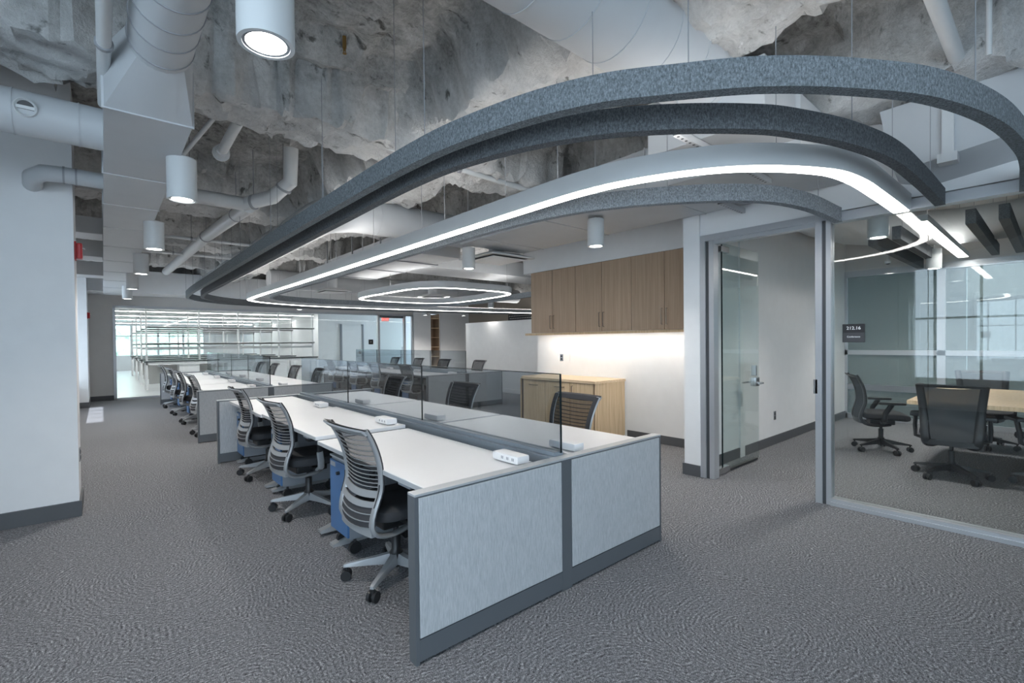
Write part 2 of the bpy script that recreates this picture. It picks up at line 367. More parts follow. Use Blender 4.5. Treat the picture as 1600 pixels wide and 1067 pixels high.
# recess with cabinets
YR = 2.56
struct('wall_recess', B(5.68, 5.8, YR-.1, 5.9, 0, 3.6), M['wall'])
struct('wall_recess_return', B(5.8, 11.4, 5.78, 5.9, 0, 3.6), M['wall'])
struct('wall_soffit', B(5.35, 5.68, YR, 5.88, 2.52, 3.5), M['wall'])
struct('wall_pier', MB().box(4.65, XB, 2.48, YR, 0, 3.6).box(4.58, 4.66, 2.385, YR, 0, 3.6), M['wall'])
struct('baseboard_recess', MB().box(5.665, 5.68, YR, 4.05, 0, .115).box(4.66, 5.67, YR, YR+.015, 0, .115).box(4.565, 4.58, 2.385, YR+.015, 0, .115), M['base'])
struct('wall_glass_header', B(4.60, 4.75, -4, 2.384, 2.447, 3.3), M['wall'])

# curved white partition
pts = [(8.7, 3.5+2.45), (8.7, 11.8)]
path = [Vector((8.35, 5.95)), Vector((8.35, 11.4)), Vector((8.38, 11.75)), Vector((8.52, 12.05)), Vector((8.8, 12.25)), Vector((9.2, 12.3))]
pp = catmull(path[1:], 6); pp = [path[0]]+pp
pw = struct('wall_partition', sweep_band(pp, [(0, 0), (.14, 0), (.14, 1.97), (0, 1.97)]), M['wall'], smooth=True)
sweep_band(pp, [(-.014, 0), (0, 0), (0, .11), (-.014, .11)]).build('baseboard', M['wall'], pw)

# ------------------------------------------------------------------ CONFERENCE ROOM SHELL
struct('wall_conference_back', MB().box(XB, XB+.12, -4, 2.56, 2.54, 3.6), M['wallg'])
struct('baseboard_conference', B(4.8, XB, 2.465, 2.48, 0, .115), M['base'])
struct('wall_conference_block', B(4.75, XB, -4.1, -4, 0, 3.6), M['wall'])  # unseen end wall, added to keep outside light off the conference room
# front glazing frame
f = MB()
f.box(4.60, 4.70, 1.25, 1.285, 0, 2.385); f.box(4.60, 4.70, -4, 1.248, 2.36, 2.438); f.box(4.60, 4.70, -4, 1.25, 0, .055); f.box(4.585, 4.60, -4, 1.25, 0, .03)
gw = struct('window_3', f, M['alu'])
for k, (a, b) in enumerate(((.643, 1.25), (-.77, .637), (-2.2, -.776), (-4, -2.206))):
    MB().box(4.645, 4.657, a, b, .055, 2.36).build('glass_pane', M['glass'], gw)
# door frame + open door
f = MB(); f.box(4.585, 4.715, 2.33, 2.385, 0, 2.385).box(4.60, 4.70, 2.25, 2.30, 0, 2.38).box(4.585, 4.715, 1.31, 1.36, 0, 2.385).box(4.585, 4.715, 1.25, 2.385, 2.385, 2.445).box(4.61, 4.69, 1.36, 2.3, 2.35, 2.39)
df = struct('trim_2', f, M['alu'])
MB().box(4.60, 4.70, 2.30, 2.33, 0, 2.38).box(4.60, 4.70, 1.285, 1.31, 0, 2.385).box(4.59, 4.60, 1.355, 1.362, 0, 2.38).build('gasket', M['aludark'], df)
MB().box(4.585, 4.6, 1.345, 1.375, .93, 1.05).build('strike_plate', M['steel'], df)
d = struct('door_2', MB().box(4.86, 5.76, 2.285, 2.297, .02, 2.40), M['doorg'])
MB().box(4.857, 4.862, 2.284, 2.298, .02, 2.40).build('glass_edge', M['edgeg'], d)
MB().box(4.74, 4.98, 2.265, 2.317, .01, .075, ch=.004).build('patch_fitting', M['steel'], d)
MB().box(4.80, 4.98, 2.265, 2.317, 2.30, 2.36, ch=.004).build('patch_fitting', M['steel'], d)
MB().box(4.98, 5.70, 2.275, 2.307, .012, .03).build('bottom_seal', M['black'], d)
h = MB().box(5.62, 5.72, 2.260, 2.322, .86, .96, ch=.006).tube([(5.66, 2.260, .90), (5.66, 2.200, .90), (5.54, 2.195, .90)], .011, 8).tube([(5.66, 2.322, .90), (5.66, 2.370, .90), (5.54, 2.375, .90)], .011, 8).build('door_handle', M['steel'], d, True)
MB().box(5.63, 5.66, 2.265, 2.317, .98, 1.10, ch=.004).build('lock_plate', M['steel'], d)

# back windows of the conference room
f = MB(); F = XB
f.box(F-.03, F+.06, -4, 2.48, 2.46, 2.56).box(F-.03, F+.06, -4, 2.48, 1.11, 1.19).box(F-.03, F+.06, -4, 2.48, 0, .08).box(F-.03, F+.06, 2.44, 2.48, 0, 2.5)
for y in (1.21, -.25, -1.7): f.box(F-.03, F+.06, y-.05, y+.05, 0, 2.5)
bw = struct('window_4', f, M['alu'])
MB().box(F-.02, F+.04, -4, 2.44, .50, .60).build('lower_rail', M['grey'], bw)
for a, b in ((1.26, 2.44), (-.20, 1.16), (-1.65, -.3), (-4, -1.75)):
    for c, e in ((1.19, 2.46), (.60, 1.11), (.08, .50)): MB().box(F+.01, F+.022, a, b, c, e).build('glass_pane', M['frost'], bw)
# room behind: floor continues, brick wall seen through the right hand panes
struct('floor_corridor', B(13, 19, -6, 6, -.12, 0), M['carpet'])
struct('wall_corridor', B(14.0, 14.1, 1.31, 6, 0, 3.2), M['wallg'])
struct('ceiling_shade_slab', B(10.1, 14.0, 1.31, 6, 2.9, 3.0), M['wallg'])  # unseen roof added over this part only, to darken the corridor wall
bwall = struct('wall_brick', B(14.05, 14.15, -4, 1.3, 0, 3.2), M['mortar'])
bs = []
for r in range(30):
    for c in range(17):
        y = -1.6+c*.225+(.11 if r % 2 else 0)-.55
        if y > 1.07 or r < 6: continue
        bs.append((y, .04+r*.085))
proto = B(0, .05, 0, .21, 0, .073, ch=0).build('brick', M['brick'], bwall); proto.location = (14.0, bs[0][0], bs[0][1])
for y, z in bs[1:300]: part_copy(proto, bwall, (14.0+random.uniform(0, .006), y, z))

# ------------------------------------------------------------------ DUCTS
def seams(axis_pts, r, n=28):
    mb = MB()
    return mb
def round_duct(mb_body, mb_seam, pts, r, pitch=.16, n=28):
    mb_body.tube(pts, r, n); mb_seam.pieces = getattr(mb_seam, 'pieces', [])
    P = [Vector(p) for p in pts]
    for a, b in zip(P[:-1], P[1:]):
        L = (b-a).length; t = (b-a)/L; k = pitch*.5
        if L <= pitch: continue
        p = MB(); p.tube([t*-.003, t*.003], r+.004, n, cap=True); cs = []
        while k < L: cs.append(a+t*k); k += pitch
        mb_seam.pieces.append((p, cs))
def arc(c, r, a0, a1, z, n=6): return [(c[0]+r*math.cos(R(a0+(a1-a0)*i/n)), c[1]+r*math.sin(R(a0+(a1-a0)*i/n)), z) for i in range(n+1)]

t = thing('air_duct', 'long white rectangular air duct running above the left aisle to the end wall', 'duct', (.2, 3.3, 2.62))
def pt(mb, name, m, sm_=False, t_=None, kind=None):
    T = t_ or t
    if hasattr(mb, 'pieces'):
        for p, cs in mb.pieces:
            o = p.build(name, m, T)
            for i, c in enumerate(cs):
                q_ = o if i == 0 else part_copy(o, T)
                q_.location = c-T.location
        return
    o = mb.build(name, m, T, sm_); o.location = [-c for c in T.location]
    if kind: o['kind'] = kind
    return o
zb = 2.62
pt(B(.02, .40, 3.19, 14.95, zb, zb+.30, ch=.004), 'trunk', M['duct'])
for y in (4.4, 5.35, 6.4, 7.6, 8.9, 10.2, 11.6, 13.0): pt(B(.012, .408, y, y+.012, zb-.006, zb+.306), 'seam', M['duct'])
# transition to the round duct
rc, zc_, rr_ = .235, 2.86, .132
n = 24; ring0 = []; ring1 = []
for k in range(n):
    a = 2*PI*k/n+PI/4; c, s_ = math.cos(a), math.sin(a); q = max(abs(c), abs(s_))
    ring0.append((.21+.19*c/q, 3.19, zb+.15+.15*s_/q)); ring1.append((rc+rr_*c, 2.86, zc_+rr_*s_))
mid = [tuple((Vector(a)*.45+Vector(b)*.55)) for a, b in zip(ring0, ring1)]
pt(MB().loft([ring0, ring1]), 'transition', M['duct'], True)
pt(MB().box(.012, .408, 3.185, 3.20, zb-.006, zb+.306), 'flange', M['duct'])
b1, b2 = MB(), MB(); round_duct(b1, b2, [(rc, 2.9, zc_), (rc, -1.5, zc_)], rr_, .17, 32)
pt(b1, 'round_duct', M['duct'], True); pt(b2, 'seam', M['seam'], True)
b1, b2 = MB(), MB(); round_duct(b1, b2, [(.05, 3.95, 2.76), (-2.6, 3.95, 2.76)], .125, .28, 28)
pt(b1, 'branch_duct', M['duct'], True); pt(b2, 'seam', M['duct'], True)
# round grille on the branch
gx, gz = -.285, 2.655
t2 = thing('round_air_grille', 'round white air grille with dark slot on the left branch duct', 'vent', (-.31, 3.818, 2.75))
g = MB().lathe([(.036, .0), (.046, -.010), (.052, .0), (.05, .014), (.036, .014)], n=28).build('ring', M['pipe'], t2, True)
MB().lathe([(0, .006), (.04, .006), (.04, .012), (0, .012)], n=24).build('throat', M['black'], t2)
MB().box(-.038, .038, -.009, .009, -.008, .006, ch=.003).build('blade', M['pipe'], t2)
t2.rotation_euler = (R(-72), 0, 0)

# big spiral duct upper right + box duct along the cabinet wall
t = thing('spiral_duct', 'large white spiral duct crossing above the curved felt baffles', 'duct', (2, 1.5, 3.1))
b1, b2 = MB(), MB(); round_duct(b1, b2, [(-.2, 1.55, 3.13), (3.0, 1.55, 3.13)], .245, .30, 36)
pt(b1, 'round_duct', M['duct'], True); pt(b2, 'seam', M['duct'], True)
pt(B(3.0, 3.5, 1.15, 1.95, 2.72, 3.10, ch=.01), 'plenum', M['duct'])
t = thing('box_duct', 'wide white box duct hung along the cabinet wall beside the spiral duct', 'duct', (4, 3, 2.66))
pt(B(3.50, 4.56, 1.12, 5.05, 2.655, 3.02, ch=.005), 'trunk', M['duct'])
for y in (2.3, 3.5, 4.6): pt(B(3.492, 4.565, y, y+.012, 2.648, 3.03), 'seam', M['duct'])
pt(MB().box(3.7, 4.6, 5.05, 5.15, 2.72, 3.0), 'end_collar', M['duct'])
for i, (x, y, L) in enumerate(((3.05, 1.75, .62), (3.5, 1.75, .62), (3.62, 2.35, .42))):
    pass
def strut(px, py, pz, ang, L, label):
    t = thing('strut_channel', label, 'bracket', (px, py, pz), R(ang), 'perforated steel struts under the box duct')
    MB().box(-L/2, L/2, -.02, -.017, 0, .04).box(-L/2, L/2, .017, .02, 0, .04).box(-L/2, L/2, -.02, .02, .037, .04).build('channel', M['cap'], t)
    x = -L/2+.03; hs = MB().lathe([(0, -.0005), (.009, -.0005), (.009, .001), (0, .001)], (0, 0, -.001), 10).build('slot', M['black'], t); hs.location = (x, 0, 0); x += .045
    while x < L/2-.03: part_copy(hs, t, (x, 0, 0)); x += .045
    MB().box(-L/2, L/2, -.017, .017, -.001, .002).build('web', M['cap'], t)
    rd = MB().tube([(0, 0, .04), (0, 0, .5)], .005, 6).build('rod', M['cap'], t); rd.location = (L/2-.02, 0, 0); part_copy(rd, t, (-L/2+.02, 0, 0))
strut(3.23, 1.47, 2.595, 0, 1.36, 'long perforated steel strut crossing above the lit ring, under the ducts')
strut(4.38, 1.96, 2.59, 0, .50, 'short steel strut bracket under the box duct above the door head')

# box duct above conference glass with flange
t = thing('wall_duct', 'pale rectangular duct with vertical flange above the conference glass', 'duct', (4.4, 0, 2.62))
poly = [(-1.2, 2.62), (.2, 2.66), (.62, 2.60), (.80, 2.66), (.86, 3.04), (-1.2, 3.10)]
mb = MB(); n = len(poly); mb.add([(4.3, y, z) for y, z in poly]+[(4.62, y, z-.10 if z < 2.9 else z) for y, z in poly], [tuple(range(n)), tuple(range(2*n-1, n-1, -1))]+[(i, (i+1) % n, n+(i+1) % n, n+i) for i in range(n)])
pt(mb, 'trunk', M['duct']); pt(MB().box(4.27, 4.30, .46, .52, 2.60, 3.08).box(4.24, 4.34, .44, .54, 2.56, 2.62), 'flange', M['pipe'])

# L-shaped round duct over bench rows
t = thing('round_duct', 'white round duct turning an elbow above the desk rows', 'duct', (2, 5.5, 2.9))
b1, b2 = MB(), MB()
round_duct(b1, b2, [(3.95, 5.55, 2.95)]+[(2.45, 5.55, 2.95)]+[(2.28, 5.60, 2.95), (2.14, 5.72, 2.95), (2.06, 5.90, 2.95)]+[(2.05, 6.1, 2.95), (2.05, 14.9, 2.95)], .21, .55, 28)
pt(b1, 'body', M['duct'], True); pt(b2, 'seam', M['duct'], True)
t = thing('cross_duct', 'white box duct hung across the far ceiling above the small light ring', 'duct', (5, 8, 2.7))
pt(B(3.3, 4.3, 6.2, 9.4, 2.72, 3.0, ch=.005), 'trunk', M['duct']); pt(B(4.3, 10.5, 7.4, 8.3, 2.76, 3.05, ch=.005), 'branch', M['duct'])
for i, y in enumerate((6.9, 8.0, 9.2)): pt(MB().box(3.275, 3.295, y, y+.02, 2.70, 3.5).box(4.305, 4.325, y, y+.02, 2.70, 3.5).box(3.275, 4.325, y, y+.02, 2.70, 2.715), 'hanger', M['seam'])
t = thing('far_duct', 'white round duct beyond the small light ring near the back', 'duct', (5, 11, 2.8))
b1, b2 = MB(), MB(); round_duct(b1, b2, [(2.9, 11.9, 2.9), (10.5, 11.9, 2.9)], .22, .6, 24); pt(b1, 'body', M['duct'], True); pt(b2, 'seam', M['duct'], True)
# bulkhead box left (hanging near left wall) and small white box at extreme left
t = thing('left_branch_duct', 'short white elbow pipe duct between left pier and long duct', 'duct', (-.3, 5, 2.7))
b1 = MB(); b1.tube([(.05, 4.95, 2.70), (-.22, 4.95, 2.70), (-.32, 4.98, 2.70), (-.38, 5.06, 2.68), (-.40, 5.3, 2.68)], .06, 20)
pt(b1, 'body', M['duct'], True)
b2 = MB()
for x in (-.13, -.2): b2.tube([(x, 4.95, 2.70), (x-.012, 4.95, 2.70)], .064, 20)
pt(b2, 'coupling', M['seam'], True)
for i, (y, z, h_) in enumerate(((7.6, 2.75, .2), (9.2, 2.7, .24), (10.9, 2.62, .24))):
    t = thing('side_duct', '%s white duct stub between window bay and long duct, counted from the camera' % ORD[i], 'duct', (-.5, y, z), group='duct stubs beside the long duct')
    pt(B(-1.5, .03, y, y+.45, z, z+h_, ch=.01), 'body', M['duct'])
    pt(MB().lathe([(.05, 0), (.09, 0), (.09, .01), (.05, .01)], (-.15, y-.0, z+.12), 16), 'collar', M['seam']).hide_render = False
    bpy.data.objects.remove(t.children[-1])

# pipes
def pipe(label, runs, r, name='pipe', m=None, n=14, clamps=()):
    T = thing(name, label, 'pipe', runs[0][0])
    mb = MB()
    for p in runs: mb.tube(p, r, n)
    o = mb.build('tube', m or M['pipe'], T, True); o.location = [-c for c in T.location]
    for c, ax in clamps:
        c = Vector(c); a = Vector(ax)*.012
        o = MB().tube([c-a, c+a], r+.008, n).build('hanger', M['seam'], T, True); o.location = [-c_ for c_ in T.location]
        o = MB().tube([(c.x, c.y, c.z+r), (c.x, c.y, 3.6)], .005, 6).build('rod', M['seam'], T, True); o.location = [-c_ for c_ in T.location]
    return T
pipe('white pipe running overhead at left of the round spiral duct', [[(.025, 3.62, 2.80), (.025, .2, 2.80)]], .028, clamps=[((.025, 2.9, 2.80), (0, 1, 0))])
pipe('white drain pipe with tee and angled riser above the left aisle', [[(.45, 6.0, 2.98), (1.22, 6.0, 2.98), (1.45, 5.72, 3.03), (1.56, 5.45, 3.15), (1.56, 5.4, 3.5)], [(1.27, 6.0, 2.96), (1.14, 8.0, 2.95), (1.03, 12.3, 2.95)]], .075,
     clamps=[((1.30, 5.9, 2.99), (.6, -.7, 0)), ((1.52, 5.55, 3.1), (.3, -.6, .7)), ((1.24, 6.5, 2.96), (-.06, 1, 0)), ((1.14, 8.0, 2.95), (0, 1, 0)), ((.72, 6.0, 2.98), (1, 0, 0))])
T = pipe('short white pipe stub with flanged end under the fluffy beam', [[(.83, 4.2, 3.15), (.83, 4.95, 3.12)]], .04)
o = MB().tube([(.83, 4.93, 3.12), (.83, 4.95, 3.12)], .07, 12).tube([(.83, 4.85, 3.125), (.83, 4.865, 3.125)], .055, 12).build('flange', M['pipe'], T, True); o.location = [-c for c in T.location]
pipe('thin white sprinkler pipe sloping behind the second pendant', [[(.73, 4.0, 3.2), (.50, 5.2, 3.0), (.50, 5.2, 3.6)]], .017)
pipe('thin white pipe across the ceiling between felt baffles and lit ring', [[(1.6, 3.75, 3.08), (4.0, 3.75, 3.02)]], .028, clamps=[((2.6, 3.75, 3.05), (1, 0, 0))])
pipe('white pipe crossing the ceiling at far right above the baffles', [[(1.6, .42, 3.12), (4.62, .42, 3.12)]], .04, clamps=[((3.0, .42, 3.12), (1, 0, 0))])
pipe('thin white pipe at right hand end hung beside the thicker pipe', [[(3.6, .25, 3.5), (3.6, .25, 2.9)]], .012)
pipe('thin sprinkler line crossing the far left ceiling', [[(.42, 8.3, 2.95), (2.0, 8.3, 2.95)]], .022, clamps=[((1.0, 8.3, 2.95), (1, 0, 0))])
pipe('second thin sprinkler line beyond the first in far left ceiling', [[(.42, 9.6, 2.92), (1.9, 9.6, 2.92)]], .022, clamps=[((.9, 9.6, 2.92), (1, 0, 0))])
pipe('white conduit running along the box duct beside the inner felt baffle', [[(3.0, 2.4, 2.58), (3.1, 9.5, 2.58)]], .014)
# brass sprinkler heads
for i, (x, y, z) in enumerate(((1.32, 3.3, 3.46), (3.0, 6.0, 3.46), (2.9, 8.6, 3.45))):
    T = thing('sprinkler_head', ['small brass sprinkler head in ceiling near the first pendant', 'brass sprinkler head above the middle of the felt baffles', 'brass sprinkler head farthest back in the ceiling'][i], 'sprinkler', (x, y, z), group='ceiling sprinkler heads')
    MB().lathe([(0, 0), (.010, 0), (.010, .02), (.014, .02), (.014, .10), (0, .10)], n=10).build('body', M['brass'], T, True)
    MB().lathe([(0, -.02), (.014, -.02), (.014, -.017), (0, -.017)], n=12).box(-.010, -.007, -.003, .003, -.018, .0).box(.007, .010, -.003, .003, -.018, .0).build('deflector', M['brass'], T)

# ------------------------------------------------------------------ FELT BAFFLES AND LIGHT RING
ZB, ZT = 2.355, 2.47
def wires_for(T, path, step, z0, rnd):
    L = 0; nxt = step*.4; last = path[0]
    for p in path[1:]:
        d = (p-last).length; L += d; last = p
        if L > nxt:
            nxt += step
            o = MB().tube([(0, 0, 0), (0, 0, 3.55-z0)], .0025, 5).build('suspension_wire', M['seam'], T); o.location = (p.x-T.location.x, p.y-T.location.y, z0-T.location.z)
def baffle(name, label, cat, pts, prof, mat_, closed=False, step=1.3, off=.025):
    path = catmull(pts, 8, closed); T = thing(name, label, cat, (pts[0][0], pts[0][1], ZB))
    o = sweep_band(path, prof, closed).build('band', mat_, T, True); o.location = [-c for c in T.location]
    wires_for(T, path, step, prof[-1][1], 0); return T, path
XE = 4.615
felt_prof = [(0, ZB), (.058, ZB), (.058, ZT), (0, ZT)]
f1 = [(XE, .12), (4.0, .095), (3.6, .10), (3.03, .17), (2.53, .32), (2.18, .52), (1.91, .73), (1.70, .97), (1.51, 1.23), (1.37, 1.59), (1.27, 2.14), (1.24, 3.25), (1.23, 5.5), (1.23, 8.5), (1.24, 11.0), (1.36, 11.9), (1.9, 12.75), (3.0, 13.3), (4.6, 13.55), (7, 13.3), (11.2, 12.6)]
f2 = [(XE, .54), (3.84, .55), (3.24, .58), (2.8, .67), (2.5, .78), (2.3, .88), (1.99, 1.13), (1.74, 1.42), (1.55, 1.81), (1.43, 2.39), (1.42, 3.8), (1.43, 6), (1.44, 9), (1.46, 10.9), (1.62, 11.75), (2.15, 12.5), (3.1, 13.0), (4.6, 13.2), (7, 12.95), (11.2, 12.25)]
f3 = [(XE, 1.17), (3.91, 1.21), (3.45, 1.36), (3.04, 1.73), (2.72, 2.25), (2.58, 2.9), (2.55, 4), (2.55, 7), (2.56, 10.2), (2.70, 10.9), (3.2, 11.4), (4.3, 11.6), (5.8, 11.45), (6.7, 10.9), (7.15, 9.9), (7.1, 8.4), (6.9, 6.4)]
fl = [(XE, .74), (3.9, .75), (3.44, .77), (3.13, .84), (2.73, 1.10), (2.49, 1.42), (2.33, 1.89), (2.30, 2.68), (2.30, 5), (2.30, 8), (2.30, 10.9), (2.42, 11.6), (2.9, 12.1), (4.0, 12.5), (6.15, 12.5), (11.2, 11.75)]
baffle('felt_baffle', 'outermost long curved felt ceiling baffle in mottled blue-grey', 'acoustic baffle', f1, felt_prof, M['felt'])
baffle('felt_baffle', 'darker slate felt ceiling baffle, second from outside, beside lit ring', 'acoustic baffle', f2, felt_prof, M['feltd'])
baffle('felt_baffle', 'innermost light grey felt ceiling baffle, inside the long lit ring', 'acoustic baffle', f3, felt_prof, M['feltl'])
ring_prof = [(-.012, ZB+.03), (.0, ZB+.003), (.012, ZB), (.088, ZB), (.10, ZB+.003), (.112, ZB+.03), (.112, ZT+.005), (-.012, ZT+.005)]
T, path = baffle('ring_light', 'long white curved pendant light ring with glowing underside over the desks', 'light fixture', fl, ring_prof, M['pipe'])
def lens(T, path, a, b, closed=False):
    o = sweep_band(path, [(a, ZB-.002), (b, ZB-.002), (b, ZB+.002), (a, ZB+.002)], closed).build('diffuser', M['ring'], T, True); o.location = [-c for c in T.location]
lens(T, path, .004, .096)
def uplens(T, path, a, b, closed=False):
    o = sweep_band(path, [(a, ZT+.005), (b, ZT+.005), (b, ZT+.009), (a, ZT+.009)], closed).build('upper_diffuser', M['up'], T, True); o.location = [-c for c in T.location]
uplens(T, path[9:], .02, .08)
small = [(4.18, 9.6), (4.17, 8.5), (4.25, 7.5), (4.55, 7.12), (5.2, 7.04), (5.9, 7.08), (6.25, 7.4), (6.42, 8.3), (6.45, 9.2), (6.3, 9.85), (5.8, 10.12), (4.95, 10.16), (4.4, 10.05)]
T, path = baffle('ring_light', 'small closed white light ring hung over the right desk bench', 'light fixture', small, [(x-.02, z) for x, z in ring_prof], M['pipe'], closed=True, step=3)
lens(T, path, -.01, .07, True)
uplens(T, path, .0, .06, True)
# ceiling rose canopy above ring
T = thing('ceiling_canopy', 'small round white ceiling canopy above the inner ring light wires', 'canopy', (2.85, 2.35, 3.02))
MB().lathe([(0, 0), (.07, 0), (.075, .01), (.075, .035), (0, .035)], n=24).build('disc', M['pipe'], T, True); MB().tube([(0, 0, .03), (0, 0, .5)], .006, 6).build('rod', M['pipe'], T)

# pendants
def make_pendant(loc, label, group, z=ZB):
    T = thing('pendant_light', label, 'pendant light', (loc[0], loc[1], z), group=group)
    MB().lathe([(.068, .012), (.070, .0), (.083, .0), (.084, .006), (.084, .268), (.078, .275), (0, .275)], n=36).build('shade', M['pipe'], T, True)
    MB().lathe([(.060, .004), (.073, .004), (.073, .02), (.060, .02)], n=36).build('trim_ring', M['grey'], T, True)
    MB().lathe([(0, .004), (.060, .004), (.060, .008), (0, .008)], n=36).build('lens', M['pend'], T)
    MB().tube([(0, 0, .275), (0, 0, 1.32)], .007, 8).build('stem', M['pipe'], T)
    return T
def lamp(x, y, z, W=None): spot('pendant_lamp', (x, y, z-.01), W or PEND_W, 130)
p0 = None
locs = [(.41, 1.66), (.41, 3.79), (.40, 5.9), (.40, 8.05), (.39, 10.3), (.39, 12.5)]
lab = ['white cylinder pendant light nearest the camera, lens glowing at top of photo', 'second white cylinder pendant from the camera beside the long duct', 'third white cylinder pendant along the left aisle', 'fourth white cylinder pendant along the left aisle', 'fifth white cylinder pendant along the left aisle', 'sixth white cylinder pendant, last before the lab glass']
for i, (x, y) in enumerate(locs):
    if i == 0: p0 = make_pendant((x, y), lab[0], 'cylinder pendants along the left aisle')
    else: dup(p0, (x, y, ZB), 0, lab[i], 'cylinder pendants along the left aisle')
    lamp(x, y, ZB, 50 if y > 7 else None)
for x, y, l in ((3.80, 3.08, 'white cylinder pendant hanging before the wooden wall cabinets'), (3.63, 5.05, 'white cylinder pendant below the square ceiling diffuser'),
                (8.3, 10.5, 'small far pendant above the curved white partition'), (8.6, 14.6, 'far pendant in front of the glass lab door'), (9.95, 14.2, 'far pendant before the white column by the bookcase'), (4.17, 13.9, 'far pendant before middle of the lab glass'),
                (5.63, 1.14, 'white cylinder pendant inside the conference room by the glass'), (8.8, 1.15, 'white cylinder pendant deep inside the conference room')):
    dup(p0, (x, y, ZB), 0, l, 'other cylinder pendants'); lamp(x, y, ZB, 80 if y > 13 and x > 7 else (50 if x > 5 and y < 2 else None))

# square diffusers
def diffuser(x, y, z, s, label):
    T = thing('ceiling_diffuser', label, 'vent', (x, y, z), group='square ceiling diffusers')
    MB().loft([[(a*s, b*s, 0) for a, b in ((-1, -1), (1, -1), (1, 1), (-1, 1))], [(a*s, b*s, .012) for a, b in ((-1, -1), (1, -1), (1, 1), (-1, 1))], [(a*s*.6, b*s*.6, .07) for a, b in ((-1, -1), (1, -1), (1, 1), (-1, 1))]]).build('hood', M['pipe'], T)
    MB().box(-s*.82, s*.82, -s*.82, s*.82, -.001, .001).build('throat', M['aludark'], T)
    MB().box(-s*.74, s*.74, -s*.74, s*.74, -.022, -.012, ch=.003).build('plaque', M['white'], T)
    MB().tube([(0, 0, .07), (0, 0, .35)], .11, 16).build('neck', M['duct'], T, True)
diffuser(4.22, 5.2, 2.56, .38, 'square white ceiling diffuser left of the wooden wall cabinets')
diffuser(6.1, 10.0, 2.5, .30, 'square white ceiling diffuser seen inside the small light ring')
diffuser(4.0, 10.9, 2.58, .32, 'square white ceiling diffuser left of the small light ring')

# ------------------------------------------------------------------ WORKSTATION BENCHES
def slab(mb, x0, x1, y0, y1, z0, z1): return mb.box(x0, x1, y0, y1, z0, z1)
def end_panel(T, x0, x1, y0, near):
    th = .06; y1 = y0+th; xm = (x0+x1)/2
    o = T.location
    def L(mb, nm, m): return mb.build(nm, m, T)
    L(MB().box(x0+.019, x1-.019, y0+.006, y1-.006, .02, .732), 'core', M['trim'])
    L(MB().box(x0, x0+.018, y0, y1, .0, .735), 'end_trim', M['trim'])
    L(MB().box(x1-.018, x1, y0, y1, .0, .735), 'end_trim', M['trim'])
    L(MB().box(xm-.04, xm+.04, y0, y1, .0, .735), 'post', M['trim'])
    L(MB().box(x0, x1, y0-.001, y1+.001, .733, .745, ch=.003), 'top_cap', M['cap'])
    for a, b in ((x0+.018, xm-.04), (xm+.04, x1-.018)):
        L(MB().box(a+.003, b-.003, y0-.002, y1+.002, .115, .726, ch=.003), 'fabric_panel', M['fabric'])
        L(MB().box(a, b, y0+.001, y1-.001, .012, .108, ch=.002), 'kick_plate', M['trim'])
def bench(x0, y0, y1, nseg, label, tag_):
    """x0..x0+1.92; y0,y1 = outer faces"""
    x1 = x0+1.92; xm = (x0+x1)/2
    T = thing('bench_partition', label, 'partition', (xm, y0, 0), group='desk bench partitions')
    T.location = (0, 0, 0)
    end_panel(T, x0, x1, y0, True); end_panel(T, x0, x1, y1-.06, False)
    MB().box(xm-.07, xm+.07, y0+.06, y1-.06, .50, .745).build('spine', M['spine'], T)
    MB().box(xm-.035, xm+.035, y0+.06, y1-.06, .745, .768, ch=.003).build('rail', M['spine'], T)
    MB().box(xm-.12, xm+.12, y0+.06, y1-.06, .46, .50).build('tray', M['trim'], T)
    a = y0+.04; L = (y1-.04-a)/nseg
    for k in range(nseg):
        p, q = a+k*L+(.004 if k else 0), a+(k+1)*L-.004
        g = MB().box(xm-.005, xm+.005, p, q, .765, 1.212).build('glass_screen', M['screen'], T)
        MB().box(xm-.0055, xm+.0055, p-.001, p+.004, .765, 1.213).box(xm-.0055, xm+.0055, p, q, 1.210, 1.2145).build('glass_edge', M['edgeg'], g)
    for k in range(1, nseg): MB().box(xm-.06, xm+.06, a+k*L-.03, a+k*L+.03, 0, .5).build('post', M['trim'], T)
    return T
bench(1.0, 1.81, 6.52, 3, 'grey fabric end panels and smoked glass screen of the nearest desk bench', '')
bench(1.0, 8.0, 13.95, 4, 'grey partition and glass screen of the second desk bench, nearer the lab glass', '')
bench(4.84, 8.17, 14.0, 4, 'grey partition and glass screen of the right desk bench by the curved wall', '')

